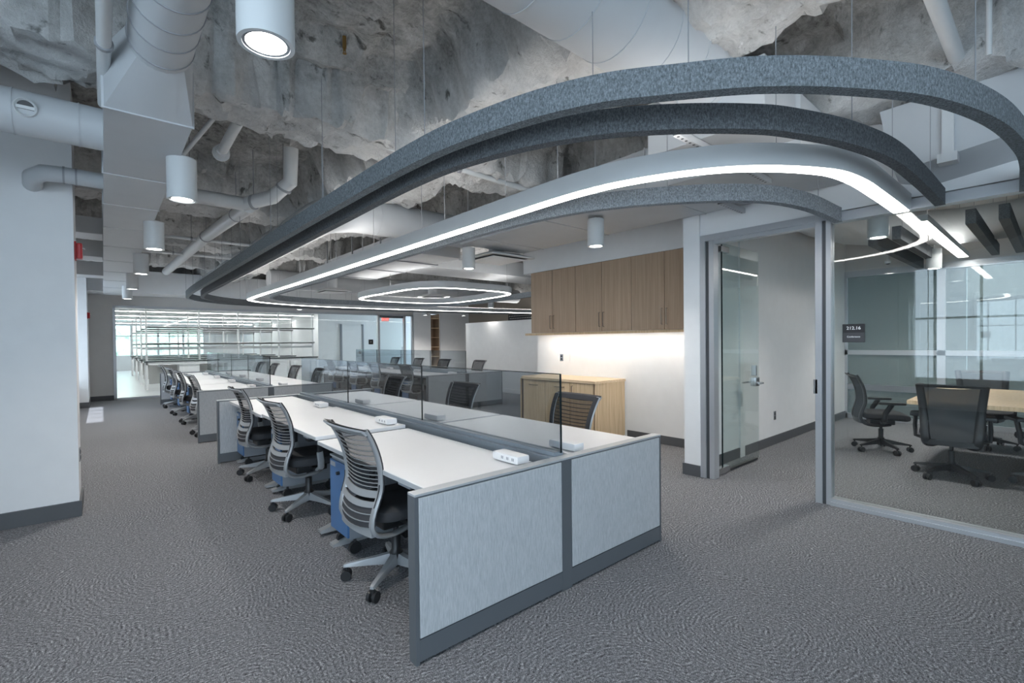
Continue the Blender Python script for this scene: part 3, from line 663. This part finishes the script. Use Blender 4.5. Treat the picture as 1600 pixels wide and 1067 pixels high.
def make_desk(label, group):
    """user side is -X of local; origin = floor below centre; top 0.70 (x) by 1.43 (y)"""
    T = thing('desk', label, 'desk', (0, 0, 0), 0, group)
    MB().box(-.35, .35, -.715, .715, .694, .722, ch=.004).build('desktop', M['white'], T)
    MB().box(-.352, -.349, -.712, .712, .697, .719).build('edge_band', M['edge'], T)
    for s in (-1, 1):
        y = s*.62
        l = MB().box(-.02+.1, .06+.1, y-.035, y+.035, .04, .66).build('leg', M['silver'], T)
        MB().add([(-.30, y-.035, 0), (-.30, y+.035, 0), (.32, y+.035, 0), (.32, y-.035, 0), (-.30, y-.03, .018), (-.30, y+.03, .018), (.32, y+.03, .018), (.32, y-.03, .018), (-.2, y-.03, .045), (-.2, y+.03, .045), (.26, y+.03, .045), (.26, y-.03, .045)],
                 [(0, 1, 2, 3), (0, 4, 5, 1), (2, 6, 7, 3), (4, 8, 9, 5), (6, 10, 11, 7), (8, 11, 10, 9), (0, 3, 7, 11, 8, 4), (1, 5, 9, 10, 6, 2)]).build('foot', M['silver'], l)
        MB().box(-.26, .30, y-.03, y+.03, .66, .694).build('bracket', M['black'], T)
    MB().box(.03, .11, -.6, .6, .655, .692).build('crossbar', M['black'], T)
    MB().box(-.335, -.27, -.52, -.40, .672, .694, ch=.004).build('height_control', M['grey'], T)
    return T
def make_pedestal(label, group):
    T = thing('file_pedestal', label, 'pedestal', (0, 0, 0), 0, group)
    MB().box(-.20, .28, -.15, .15, .11, .62, ch=.004).build('body', M['grey'], T)
    d = MB().box(-.215, -.20, -.148, .148, .125, .60, ch=.003).build('door', M['blue'], T)
    MB().box(-.218, -.215, .045, .13, .56, .59).build('label_holder', M['alu'], d)
    k = MB().lathe([(0, 0), (.012, 0), (.012, .02), (0, .02)], n=12).build('lock', M['black'], d, True); k.location = (-.215, -.02, .53); k.rotation_euler = (0, R(-90), 0)
    MB().box(-.214, -.13, -.15, .15, .62, .632).build('top_lip', M['cap'], T)
    for a, b in ((-.15, -.11), (-.15, .11), (.23, -.11), (.23, .11)):
        MB().tube([(a, b-.015, .04), (a, b+.015, .04)], .040, 12).tube([(a, b, .04), (a, b, .112)], .01, 8).build('caster', M['black'], T, True)
    return T
def make_power(label, group):
    T = thing('power_module', label, 'power outlet', (0, 0, 0), 0, group)
    MB().box(-.045, .045, -.11, .11, .004, .050, ch=.014).build('body', M['white'], T, True)
    MB().box(-.03, .03, -.09, .09, 0, .006).build('foot', M['edge'], T)
    sk = MB()
    for y in (-.07, -.025, .02): sk.box(-.0462, -.0448, y-.008, y-.003, .02, .036).box(-.0462, -.0448, y+.003, y+.008, .02, .036)
    sk.build('socket_slots', M['grey'], T)
    return T

# ------------------------------------------------------------------ CHAIRS
def frame_point(u):
    """back curve: u 0 (under the seat) .. 1 (top): y, z, half width"""
    K = [(0.0, .06, .335, .10), (.10, -.06, .325, .15), (.20, -.20, .335, .18), (.30, -.262, .40, .195), (.42, -.235, .51, .200), (.55, -.195, .61, .208), (.75, -.215, .77, .222), (.92, -.265, .895, .234), (1.0, -.300, .945, .238)]
    for a, b in zip(K[:-1], K[1:]):
        if u <= b[0]:
            t = (u-a[0])/(b[0]-a[0]); return tuple(a[i]*(1-t)+b[i]*t for i in (1, 2, 3))
    return K[-1][1:]
def smooth_frame(n=22):
    pts = [frame_point(i/n) for i in range(n+1)]
    for _ in range(2): pts = [pts[0]]+[tuple((pts[i-1][k]+2*pts[i][k]+pts[i+1][k])/4 for k in range(3)) for i in range(1, n)]+[pts[-1]]
    return pts
FP = smooth_frame()
def at_z(z):
    c = [p for p in FP[6:]]
    for a, b in zip(c[:-1], c[1:]):
        if a[1] <= z <= b[1]:
            t = (z-a[1])/(b[1]-a[1]); return a[0]*(1-t)+b[0]*t, a[2]*(1-t)+b[2]*t
    return (c[-1][0], c[-1][2]) if z > c[-1][1] else (c[0][0], c[0][2])
def seat_rings(w, d, zb, zt, cy):
    def se(rx, ry, z, y0=0, n=28):
        out = []
        for k in range(n):
            a = 2*PI*k/n; c, s_ = math.cos(a), math.sin(a)
            x = rx*math.copysign(abs(c)**.5, c); y = ry*math.copysign(abs(s_)**.5, s_)
            out.append((x, cy+y0+y, z-.03*max(0, (y/ry-.55))*1.2+.012*(x/rx)**2))
        return out
    return [se(w*.80, d*.84, zb), se(w*.96, d*.97, zb+.015), se(w, d, zb+.035), se(w*.98, d*.98, zt-.012), se(w*.90, d*.92, zt), se(w*.5, d*.5, zt-.006)]
def back_mesh(T, z0, z1, bow, m, inset):
    N = 8; J = 11; mb = MB(); rows = []
    for j in range(J+1):
        z = z0+(z1-z0)*j/J; yy, hh = at_z(z); hh -= inset; rows.append([(t*hh, yy-bow*(1-t*t)+.002, z-.016*(1-t*t)) for t in [-1+2*i/N for i in range(N+1)]])
    vs = [p for r_ in rows for p in r_]; fs = [(j*(N+1)+i, j*(N+1)+i+1, (j+1)*(N+1)+i+1, (j+1)*(N+1)+i) for j in range(J) for i in range(N)]
    mb.add(vs, fs).build('back_mesh', m, T, True)
def make_chair(name, label, group, kind):
    T = thing(name, label, 'chair', (0, 0, 0), 0, group)
    fm = M['silver'] if kind == 'task' else M['black']
    for k in range(5):
        a = 2*PI*k/5+R(18); c, s_ = math.cos(a), math.sin(a); px, py = -s_, c
        def sec(r, w_, z0, z1): return [(c*r+px*w_, s_*r+py*w_, z0), (c*r-px*w_, s_*r-py*w_, z0), (c*r-px*w_*.7, s_*r-py*w_*.7, z1), (c*r+px*w_*.7, s_*r+py*w_*.7, z1)]
        l = MB().loft([sec(.02, .026, .085, .15), sec(.12, .022, .085, .128), sec(.29, .016, .078, .096), sec(.305, .012, .076, .09)]).build('leg', fm, T)
        cx, cy = c*.29, s_*.29; ta = a+random.uniform(-.2, .2)+PI/2
        w_ = MB()
        for o_ in (-1, 1):
            w_.tube([(cx+o_*.009*math.cos(ta), cy+o_*.009*math.sin(ta), .03), (cx+o_*.027*math.cos(ta), cy+o_*.027*math.sin(ta), .03)], .03, 16)
        w_.tube([(cx, cy, .03), (cx, cy, .082)], .009, 8)
        w_.box(cx-.016, cx+.016, cy-.016, cy+.016, .03, .062)
        w_.build('caster', M['black'], l, True)
    MB().lathe([(0, .07), (.035, .07), (.04, .15), (.026, .17), (.026, .27), (.017, .275), (.017, .38), (0, .38)], n=18).build('column', M['black'], T, True)
    MB().box(-.10, .10, -.13, .12, .335, .39, ch=.015).box(-.19, .19, -.03, .03, .365, .392).build('mechanism', M['black'], T)
    MB().loft(seat_rings(.245, .235, .395, .475, .03)).build('seat', M['seat'], T, True)
    # side frames, arched top
    fr = MB(); fk = 1.0 if kind == 'task' else 1.5
    for s_ in (-1, 1):
        fr.tube([(s_*(h_-(fk-1)*.02), y, z) for y, z, h_ in FP], [.026*fk]*8+[.024*fk]*6+[.022*fk]*9, 12, sx=.5, up=(1, 0, 0))
    fr.tube([(-.10, .06, .335), (.10, .06, .335)], .018, 8)
    y, z, h_ = FP[6]; fr.loft([[(x, y+.012-.02*(1-(x/h_)**2), z-.030), (x, y-.012-.02*(1-(x/h_)**2), z-.030), (x, y-.012-.02*(1-(x/h_)**2), z+.020), (x, y+.012-.02*(1-(x/h_)**2), z+.020)] for x in [h_*(-1+i/4) for i in range(9)]])
    fr.build('back_frame', fm, T, True)
    if kind == 'task':
        for s_ in (-1, 1): MB().tube([(s_*(h_-.006), y+.013, z) for y, z, h_ in FP[7:]], .021, 10, sx=.4, up=(1, 0, 0)).build('back_border', M['slatf'], T, True)
    y, z, h_ = FP[-1]
    tb = MB(); xs = [(-1+i/6)*(h_+.012) for i in range(13)]
    tb.loft([[(x, y+.006-.022*(1-(x/h_)**2), z-.026), (x, y-.004-.022*(1-(x/h_)**2), z-.028), (x, y-.030-.022*(1-(x/h_)**2), z-.004), (x, y-.028-.022*(1-(x/h_)**2), z+.006), (x, y-.006-.022*(1-(x/h_)**2), z-.004)] for x in xs])
    if kind == 'task': MB().loft([[(x, y+.020-.022*(1-(x/h_)**2), z-.034), (x, y+.007-.022*(1-(x/h_)**2), z-.032), (x, y-.005-.022*(1-(x/h_)**2), z-.002), (x, y-.026-.022*(1-(x/h_)**2), z+.012), (x, y+.002-.022*(1-(x/h_)**2), z+.004)] for x in xs]).build('top_pad', M['slatf'], T, True)
    tb.build('top_rail', M['silver'] if kind == 'task' else M['black'], T, True)
    if kind == 'task':
        def band(za, zb_, depth, rear, front, th=.007, nm='slat'):
            mb = MB(); ya, ha = at_z(za); yb, hb = at_z(zb_); N = 8
            for mi, o0, o1 in ((0, -th, 0), (1, 0, th)):
                rg = []
                for i in range(N+1):
                    t = -1+2*i/N; bow = depth*(1-t*t)
                    dz = -.016*(1-t*t)
                    rg.append([(t*ha, ya-bow+o0, za+dz), (t*ha, ya-bow+o1, za+dz), (t*hb, yb-bow+o1, zb_+dz), (t*hb, yb-bow+o0, zb_+dz)])
                mb.mat(mi).loft(rg)
            return mb.build(nm, [rear, front], T)
        for k in range(12):
            z = .622+.0205*k+.0006*k*k; band(z, z+.0048, .030, M['silver'], M['slatf'], th=.004)
        back_mesh(T, .612, .925, .021, M['meshs'], .0)
        band(.568, .605, .030, M['silver'], M['slatf'], nm='lumbar_band'); band(.518, .548, .030, M['silver'], M['slatf'], nm='lumbar_band')
        for k in range(3):
            z = .405+k*.038; band(z, z+.005, .030, M['silver'], M['slatf'], th=.004)
            band(z+.006, z+.036, .024, M['slatf'], M['slatf'], th=.002, nm='lower_pad')
        for s_ in (-1, 1):
            a = MB().tube([(s_*.21, .0, .375), (s_*.265, .0, .40), (s_*.272, .0, .45), (s_*.272, -.01, .53)], .017, 8, sx=1.6, up=(1, 0, 0)).build('arm_upright', M['silver'], T, True)
            MB().tube([(s_*.272, -.01, .50), (s_*.272, -.01, .63)], .014, 8, sx=1.5).build('arm_post', M['black'], a, True)
            MB().box(s_*.272-.04, s_*.272+.04, -.11, .13, .628, .655, ch=.011).build('armrest', M['black'], T, True)
        for s_ in (-1, 1):
            MB().tube([(s_*(at_z(z)[1]+.008), at_z(z)[0]-.0125, z) for z in (.52, .55, .58, .61, .64)], .0035, 6).build('slot_trim', M['black'], T)
    else:
        back_mesh(T, .42, .925, .026, M['meshf'] if kind == 'conf' else M['meshd'], .012)
        for s_ in (-1, 1):
            a = MB().tube([(s_*.19, -.02, .375), (s_*.27, -.03, .40), (s_*.275, -.02, .50), (s_*.272, .04, .60)], .019, 8, sx=1.5, up=(1, 0, 0)).build('arm_upright', M['black'], T, True)
            MB().box(s_*.272-.042, s_*.272+.042, -.08, .17, .60, .63, ch=.012).build('armrest', M['black'], T, True)
    return T

chair0 = desk0 = ped0 = pow0 = None
def put(kind, loc, rz, label, group):
    global chair0, desk0, ped0, pow0
    protos = globals()
    mk = {'chair': lambda: make_chair('task_chair', label, group, 'task'), 'desk': lambda: make_desk(label, group), 'ped': lambda: make_pedestal(label, group), 'pow': lambda: make_power(label, group)}
    key = kind+'0'
    if protos[key] is None:
        o = mk[kind](); o.location = loc; o.rotation_euler = (0, 0, rz); protos[key] = o; return o
    return dup(protos[key], loc, rz, label, group)
wherec = {1: 'nearest desk bench', 2: 'far left desk bench', 3: 'right desk bench'}
def fill_bench(bi, x0, y0, y1, nseg, chL, chR):
    xm = x0+.96; a = y0+.065; L = (y1-.065-a)/nseg
    for k in range(nseg):
        y = a+(k+.5)*L; zl = (.0, .022, .008, .0)[k % 4]; sc = (L-.04)/1.43
        for s_, side in ((-1, 'left'), (1, 'right')):
            o = put('desk', (xm+s_*.49, y, zl if (s_ < 0 and bi == 1) else 0), 0 if s_ < 0 else PI, 'white desk, %s from near end, %s side of %s' % (ORD[k], side, wherec[bi]), 'white desks of the benches')
            o.scale = (1, sc, 1)
            put('ped', (xm+s_*.56, y+L/2-.22, 0), 0 if s_ < 0 else PI, 'blue file pedestal under %s desk from near end, %s side of %s' % (ORD[k], side, wherec[bi]), 'blue file pedestals')
            put('pow', (xm+s_*.23, y-L/2+(.15 if k == 0 else .18), .724+(zl if (s_ < 0 and bi == 1) else 0)), 0 if s_ < 0 else PI, 'white power module on %s desk from near end, %s side of %s' % (ORD[k], side, wherec[bi]), 'power modules on the desks')
    for k, (x, y, r) in enumerate(chL):
        put('chair', (x, y, 0), R(-90+r), 'silver-framed task chair, %s from near end, left side of %s' % (ORD[k], wherec[bi]), 'task chairs at the desks')
    for k, (x, y, r) in enumerate(chR):
        put('chair', (x, y, 0), R(90+r), 'dark slatted task chair, %s from near end, right side of %s' % (ORD[k], wherec[bi]), 'task chairs at the desks')
fill_bench(1, 1.0, 1.81, 6.52, 3, [(1.31, 2.60, 2), (1.30, 4.16, 3), (1.33, 5.58, 1)], [(2.70, 2.66, -3), (2.72, 4.28, 2), (2.74, 5.95, 0)])
fill_bench(2, 1.0, 8.0, 13.95, 4, [(1.28, 8.72, 4), (1.28, 10.2, 0), (1.28, 11.65, 3), (1.26, 13.1, -2)], [(2.70, 8.8, 0), (2.72, 10.3, 2), (2.7, 11.8, 0), (2.74, 13.2, 0)])
fill_bench(3, 4.84, 8.17, 14.0, 4, [(5.05, 9.0, 2), (5.02, 10.45, 0), (5.05, 11.8, 2), (5.0, 13.2, 0)], [(6.65, 9.25, -3), (6.6, 10.7, 3), (6.62, 12.1, 0), (6.6, 13.5, 0)])

# ------------------------------------------------------------------ CABINETS AND CREDENZA
hproto = None
def bar_handle(parent, x, y, z, L, vertical=True, m=None):
    a = (0, 0, -L/2) if vertical else (0, -L/2, 0); b = (0, 0, L/2) if vertical else (0, L/2, 0)
    o = MB().tube([a, (-.028, a[1], a[2]), (-.028, b[1], b[2]), b], .0055, 8).build('handle', m or M['bronze'], parent, True); o.location = (x, y, z); return o
ed = [5.70, 5.215, 4.73, 4.24, 3.745, 3.25, 2.62]
for u in range(3):
    a, m_, b = ed[2*u], ed[2*u+1], ed[2*u+2]
    T = thing('wall_cabinet', ['oak wall cabinet at the left end, beside the open office', 'middle oak wall cabinet above the wooden credenza', 'oak wall cabinet at the right end, beside the glass door'][u], 'cabinet', (5.5, (a+b)/2, 1.53), group='oak wall cabinets')
    loc = T.location
    def q(mb, nm, mt, par=None):
        o = mb.build(nm, mt, par or T)
        if par is None: o.location = [-c for c in loc]
        return o
    q(B(5.372, 5.675, b+.001, a-.001, 1.545, 2.518), 'body', M['bronze'])
    for y0, y1, hs in ((m_, a, m_+.035), (b, m_, m_-.035)):
        d_ = q(B(5.350, 5.370, y0+.004, y1-.004, 1.535, 2.516, ch=.001), 'door', M['oak'])
        bar_handle(d_, 5.352, hs, 1.70, .20)
T = thing('light_valance', 'thin oak shelf board under the wall cabinets with hidden strip light', 'shelf', (5.5, 4.2, 1.51))
o = MB().box(5.36, 5.675, 2.60, 5.86, 1.512, 1.532).box(5.36, 5.372, 2.60, 5.86, 1.496, 1.512).build('board', M['oakl'], T); o.location = [-c for c in T.location]
o = B(5.40, 5.43, 2.7, 5.7, 1.506, 1.512).build('light_strip', M['ledw'], T); o.location = [-c for c in T.location]

T = thing('credenza', 'low light oak credenza with bar pulls standing below the wall cabinets', 'cabinet', (5.34, 4.9, 0))
def q(mb, nm, mt, sm_=False):
    o = mb.build(nm, mt, T, sm_); o.location = [-c for c in T.location]; return o
cy0, cy1, ct = 4.09, 5.62, .845
q(B(5.035, 5.665, cy0+.02, cy1-.02, .09, ct-.03), 'body', M['bronze'])
q(B(5.10, 5.665, cy0+.02, cy1-.02, 0, .09), 'toe_kick', M['base'])
q(B(5.02, 5.668, cy0, cy0+.022, .04, ct-.03), 'side_panel', M['oakl']); q(B(5.02, 5.668, cy1-.02, cy1, .04, ct-.03), 'side_panel', M['oakl'])
poly = [(4.985, cy0-.015)]+[(5.67, cy0-.015), (5.67, cy1+.05)]+[(5.67-.5+0*i, cy1+.05) for i in range(1)]+[(5.17-.185*math.sin(R(a)), cy1+.05-.185+.185*math.cos(R(a))) for a in range(0, 91, 15)]
q(MB().prism(poly, ct-.03, ct+.005), 'countertop', M['oaktop'])
for i, (a, b) in enumerate(((5.05, 5.54), (4.55, 5.05), (4.13, 4.55))):
    d_ = q(B(5.012, 5.033, a+.005, b-.005, .10, ct-.04, ch=.001), 'door', M['oakl'])
    if i < 2: bar_handle(d_, 5.014, (a+b)/2+(.0 if i == 0 else -.05), ct-.11, .17, False)
    else: bar_handle(d_, 5.014, b-.05, ct-.15, .14, True)
def outlet(name, label, loc, axis, dark=True, w_=.07, h_=.115):
    T = thing(name, label, 'outlet', loc)
    if axis == 'x': b_ = B(-.008, 0, -w_/2, w_/2, -h_/2, h_/2, ch=.002); c = MB().box(-.011, -.008, -.017, .017, .008, .04).box(-.011, -.008, -.017, .017, -.04, -.008)
    elif axis == 'x+': b_ = B(0, .008, -w_/2, w_/2, -h_/2, h_/2, ch=.002); c = MB().box(.008, .011, -.017, .017, .008, .04).box(.008, .011, -.017, .017, -.04, -.008)
    else: b_ = B(-w_/2, w_/2, -.008, 0, -h_/2, h_/2, ch=.002); c = MB().box(-.017, .017, -.011, -.008, .008, .04).box(-.017, .017, -.011, -.008, -.04, -.008)
    b_.build('plate', M['steel'] if dark else M['white'], T); c.build('socket', M['black'] if dark else M['white'], T)
outlet('wall_outlet', 'steel wall outlet with dark sockets above the oak credenza', (5.68, 5.33, 1.13), 'x')
outlet('wall_switch', 'white blank switch plate beside the steel outlet above the credenza', (5.68, 5.18, 1.13), 'x', False)
outlet('wall_outlet', 'wall outlet low on the conference side wall behind the glass door', (6.75, 2.48, .38), 'y')
outlet('wall_outlet', 'outlet low on the narrow side of the left pier', (-.17, 5.45, .48), 'x+')

# ------------------------------------------------------------------ CONFERENCE ROOM CONTENTS
T = thing('conference_table', 'long light oak conference table with panel base behind the glass', 'table', (7.2, -.2, 0))
MB().box(-1.0, 1.0, -1.2, 1.22, .72, .76, ch=.004).build('tabletop', M['oakl'], T)
for s_ in (-1, 1): MB().box(s_*.5-.25, s_*.5+.25, -.35, .35, .02, .72).build('pedestal', M['oakl'], T); 
for s_ in (-1, 1): MB().box(s_*.5-.23, s_*.5+.23, -.33, .33, 0, .02).build('plinth', M['base'], T)
cc = make_chair('conference_chair', 'black mesh-back chair with its back to the conference glass', 'chairs around the conference table', 'conf')
cc.location = (6.36, .70, 0); cc.rotation_euler = (0, 0, R(-84))
for x, y, r, l in ((7.30, 1.45, 205, 'conference chair turned sideways, nearest the side wall'), (8.45, .62, 100, 'conference chair behind the table, facing the front glass'), (6.62, .0, -66, 'conference chair cut off by the right edge of the photo')):
    dup(cc, (x, y, 0), R(r), l, 'chairs around the conference table')
# straight felt baffles and linear light over the table
for i, (y, zz, l) in enumerate(((1.42, 2.47, 'left end'), (1.20, 2.50, 'second from left'), (.60, 2.56, 'third from left'), (.36, 2.56, 'fourth from left'), (-.1, 2.56, 'right end'))):
    T = thing('straight_felt_baffle', 'straight grey felt baffle over the conference table, %s of the row' % l, 'acoustic baffle', (6.75, y, zz), group='straight felt baffles over the table')
    MB().box(0, 2.9, -.04, .04, 0, .15, ch=.003).build('beam', M['feltd'], T)
    for x in (.3, 2.5): MB().tube([(x, 0, .15), (x, 0, .9)], .003, 5).build('suspension_wire', M['seam'], T)
T = thing('linear_light', 'bright linear ceiling light over the conference table', 'light fixture', (6.3, .93, 2.57))
MB().box(0, 3.3, -.06, .06, .004, .07).build('housing', M['pipe'], T); MB().box(.01, 3.29, -.052, .052, 0, .004).build('diffuser', M['ring'], T); MB().box(.1, 3.2, -.04, .04, .07, .073).build('upper_diffuser', M['up'], T)
for x in (.4, 2.9): MB().tube([(x, 0, .07), (x, 0, .9)], .003, 5).build('suspension_wire', M['seam'], T)
T = thing('conference_duct', 'large white round duct under the conference room ceiling', 'duct', (8.3, 0, 2.9))
b1 = MB(); b1.tube([(8.9, -3.5, 2.92), (8.9, .9, 2.92), (8.7, 1.5, 2.95), (8.2, 2.0, 3.0), (7.4, 2.15, 3.02), (5.2, 2.15, 3.02)], .24, 24); o = b1.build('body', M['duct'], T, True); o.location = (-8.3, 0, -2.9)
T = thing('motion_sensor', 'tiny ceiling camera hanging before conference back window', 'sensor', (8.2, 1.55, 2.42))
MB().lathe([(0, 0), (.03, 0), (.035, .03), (.02, .05), (.008, .06), (.008, .9), (0, .9)], n=14).build('body', M['pipe'], T, True); MB().lathe([(0, -.012), (.022, -.006), (.03, .001), (0, .001)], n=14).build('lens', M['black'], T, True)

def text(body, size, loc, rot, m, parent, align='CENTER'):
    c = bpy.data.curves.new('lettering', 'FONT'); c.body = body; c.size = size; c.align_x = align; c.align_y = 'CENTER'; c.extrude = .0004; c.offset = size*.012
    c.materials.append(m); tmp = bpy.data.objects.new('lettering_curve', c); COL.objects.link(tmp)
    me = bpy.data.meshes.new_from_object(tmp.evaluated_get(bpy.context.evaluated_depsgraph_get())); bpy.data.objects.remove(tmp); bpy.data.curves.remove(c)
    o = bpy.data.objects.new('lettering', me); COL.objects.link(o); o.parent = parent; o.location = loc; o.rotation_euler = rot; return o
T = thing('room_sign', 'black room sign reading 212.16 Conference on the conference glass', 'sign', (4.638, 1.10, 1.44))
MB().box(0, .006, -.077, .077, -.075, .075).build('plate', M['sign'], T)
MB().box(-.001, 0, -.072, .072, -.070, .004).build('insert', M['sign2'], T)
rx = (R(90), 0, R(-90))
text('212.16', .036, (-.0015, 0, .040), rx, M['letter'], T); text('Conference', .019, (-.0022, 0, -.03), rx, M['letter'], T)

# ------------------------------------------------------------------ LEFT SIDE DETAILS
def alarm(loc, label):
    T = thing('fire_alarm', label, 'alarm', loc, group='red fire alarms')
    MB().box(0, .012, -.06, .06, -.075, .075, ch=.003).build('back_plate', M['red'], T); MB().box(.012, .05, -.05, .05, -.065, .065, ch=.012).build('housing', M['red'], T)
    MB().lathe([(0, 0), (.02, 0), (.012, .012), (0, .014)], n=12).build('strobe', M['white'], T).location = (.05, 0, .02)
    lt = text('FIRE', .026, (.0512, 0, -.03), (R(90), 0, R(90)), M['letter'], T)
alarm((-.17, 5.42, 2.20), 'red fire alarm high on the side of the near left pier'); alarm((-.27, 14.6, 2.1), 'small red fire alarm on the far left pier')

# bookcase niche by white column
T = thing('bookcase', 'narrow tall wooden bookcase set in the wall beside the lab door', 'bookcase', (9.775, YE+.25, 0))
MB().box(-.205, -.19, -.25, .2, 0, 2.5).box(.19, .205, -.25, .2, 0, 2.5).build('side', M['oak'], T); MB().box(-.2, .2, .19, .2, 0, 2.5).build('back_panel', M['oak'], T)
sh = None
for k in range(7):
    if sh is None: sh = MB().box(-.19, .19, -.24, .19, 0, .02).build('shelf', M['oaktop'], T); sh.location = (0, 0, .1)
    else: part_copy(sh, T, (0, 0, .1+k*.37))
# patterned panel over the partition
T = thing('patterned_panel', 'dark wall panel with pale dot pattern above the curved partition', 'wall panel', (11.34, 12.55, 2.07))
MB().box(-.02, 0, -.75, .75, -.22, .32).build('board', M['sign'], T)
dm = None
for r in range(6):
    for c in range(15):
        if dm is None: dm = MB().box(-.004, 0, -.022, .022, -.014, .014).build('dot', M['dot'], T)
        else: dm = part_copy(dm, T)
        dm.location = (-.021, -.66+c*.092+(.046 if r % 2 else 0), -.17+r*.085)

# ------------------------------------------------------------------ LAB BEYOND THE GLASS
struct('ceiling_lab', B(-5, 13, YE+.12, 34, 2.72, 2.8), M['wallg'])
struct('wall_lab_left', B(-3.6, -3.5, YE+.12, 34, 0, 2.75), M['wall'])
struct('wall_lab_partition', MB().box(6.55, 6.7, 19.5, 34, 0, 2.75).box(6.7, 12.9, 19.5, 19.65, 0, 2.75), M['wall'])
struct('wall_lab_back', MB().box(-5, 13, 34, 34.15, 0, .85).box(-5, 13, 34, 34.15, 2.5, 2.8).box(4.6, 13, 34, 34.15, .85, 2.5), M['wall'])
wfm = MB()
for x in [-4.8+i*1.2 for i in range(8)]: wfm.box(x-.05, x+.05, 34, 34.1, .85, 2.5)
wfm.box(-5, 4.6, 34, 34.1, 1.9, 1.96)
struct('window_5', wfm, M['alu'])
ldr = struct('door_3', B(7.5, 8.35, 19.46, 19.5, 0, 2.15), M['wall']); MB().box(8.2, 8.28, 19.42, 19.46, .95, 1.05).build('door_handle', M['steel'], ldr)
struct('trim_3', MB().box(7.42, 7.5, 19.44, 19.5, 0, 2.2).box(8.35, 8.43, 19.44, 19.5, 0, 2.2), M['grey'])
for i, y in enumerate((17.0, 19.6, 22.6, 26.0, 30.0)):
    T = thing('strip_light', 'long white linear ceiling light in the lab, %s from the glass' % ORD[i], 'light fixture', (2.2, y, 2.5), group='linear ceiling lights in the lab')
    MB().tube([(-2, 0, .07), (-2, 0, .23)], .006, 6).build('stem', M['pipe'], T); MB().tube([(2, 0, .07), (2, 0, .23)], .006, 6).build('stem', M['pipe'], T)
    MB().box(-4.2, 4.3 if y < 19 else 4.2, -.05, .05, .01, .07).build('housing', M['pipe'], T); MB().box(-4.19, 4.19, -.045, .045, 0, .01).build('diffuser', M['strip'], T)
def lab_bench(y, i, x0=1.05, x1=6.3):
    T = thing('lab_bench', 'white lab bench with black top, %s beyond the glass' % ORD[i], 'lab bench', (x0, y, 0), group='lab benches beyond the glass')
    W = x1-x0
    MB().box(0, W*.46, -.40, .40, .87, .905).box(W*.46+.01, W, -.40, .40, .87, .905).build('worktop', M['blacktop'], T)
    for x in (.04, W*.46, W-.08):
        for yy in (-.36, .32): MB().box(x, x+.05, yy, yy+.05, 0, .87).build('leg', M['white'], T)
    MB().box(.05, W-.05, -.36, -.32, .78, .87).build('apron', M['white'], T)
    MB().box(.15, W*.42, .30, .32, .15, .78).build('modesty_panel', M['wallg'], T)
    for k in range(3):
        a = .9+k*1.35; c_ = MB().box(a, a+.55, -.30, .28, .12, .78, ch=.005).build('cabinet', M['white'], T)
    # shelving on posts
    for x in (.06, W*.28, W*.5, W*.75, W-.1): MB().box(x, x+.05, -.03, .03, .905, 2.6).build('post', M['white'], T)
    for z in (1.42, 1.95):
        for s0, s1 in ((.06, W*.28), (W*.28, W*.5), (W*.5, W*.75), (W*.75, W-.05)):
            MB().box(s0+.03, s1, -.17, .17, z, z+.035).box(s0+.03, s1, -.17, -.16, z, z+.06).build('shelf', M['white'], T)
    MB().box(.1, W-.1, -.02, .02, 1.25, 1.32).build('service_rail', M['cap'], T)
    return T
for i, y in enumerate((18.9, 21.6, 24.8, 28.4)): lab_bench(y, i, .95, 6.2)
T = thing('exit_sign', 'small red exit sign hung above the lab door', 'sign', (8.05, YE+.7, 2.28))
MB().box(-.15, .15, -.012, .012, -.09, .09, ch=.003).build('housing', M['white'], T); MB().tube([(0, 0, .09), (0, 0, .46)], .008, 8).build('stem', M['pipe'], T)
text('EXIT', .15, (0, -.0135, 0), (R(90), 0, 0), M['exitm'], T)
T = thing('door_plaque', 'small black square sign on the glass beside the lab door', 'sign', (7.15, YE-.012, 1.44))
MB().box(-.085, .085, 0, .008, -.085, .085).build('plate', M['sign'], T); MB().lathe([(.02, 0), (.026, 0), (.026, .001), (.02, .001)], n=16).build('emblem', M['letter'], T).rotation_euler = (R(90), 0, 0)
# trees outside lab windows
for i, (x, y, s_) in enumerate(((-3.5, 40, 2.3), (-.5, 42, 2.8), (2.6, 40.5, 2.4), (5.6, 43, 3))):
    T = thing('tree', ['leftmost leafy tree outside the lab windows', 'second leafy tree from left outside the lab windows', 'third leafy tree from left outside the lab windows', 'rightmost leafy tree outside the lab windows'][i], 'tree', (x, y, -1.5), group='trees outside the lab windows')
    bm = bmesh.new(); bmesh.ops.create_icosphere(bm, subdivisions=4, radius=1)
    for v in bm.verts:
        d_ = 1+.35*noise.fractal(v.co*2.2+Vector((i*7, 0, 0)), .8, 2, 4); v.co = v.co*d_*s_; v.co.z = v.co.z*.8+3.0
    mb = MB().add([v.co[:] for v in bm.verts], [[v.index for v in f_.verts] for f_ in bm.faces]); bm.free(); mb.build('crown', M['leaf'], T)
    MB().tube([(0, 0, 0), (.1, 0, 2), (0, 0, 3)], [.2, .15, .1], 8).build('trunk', M['bark'], T)
struct('ground', B(-30, 40, 36, 70, -1.6, -1.5), M['leaf'])
# lab fill comes from its own ceiling fixtures
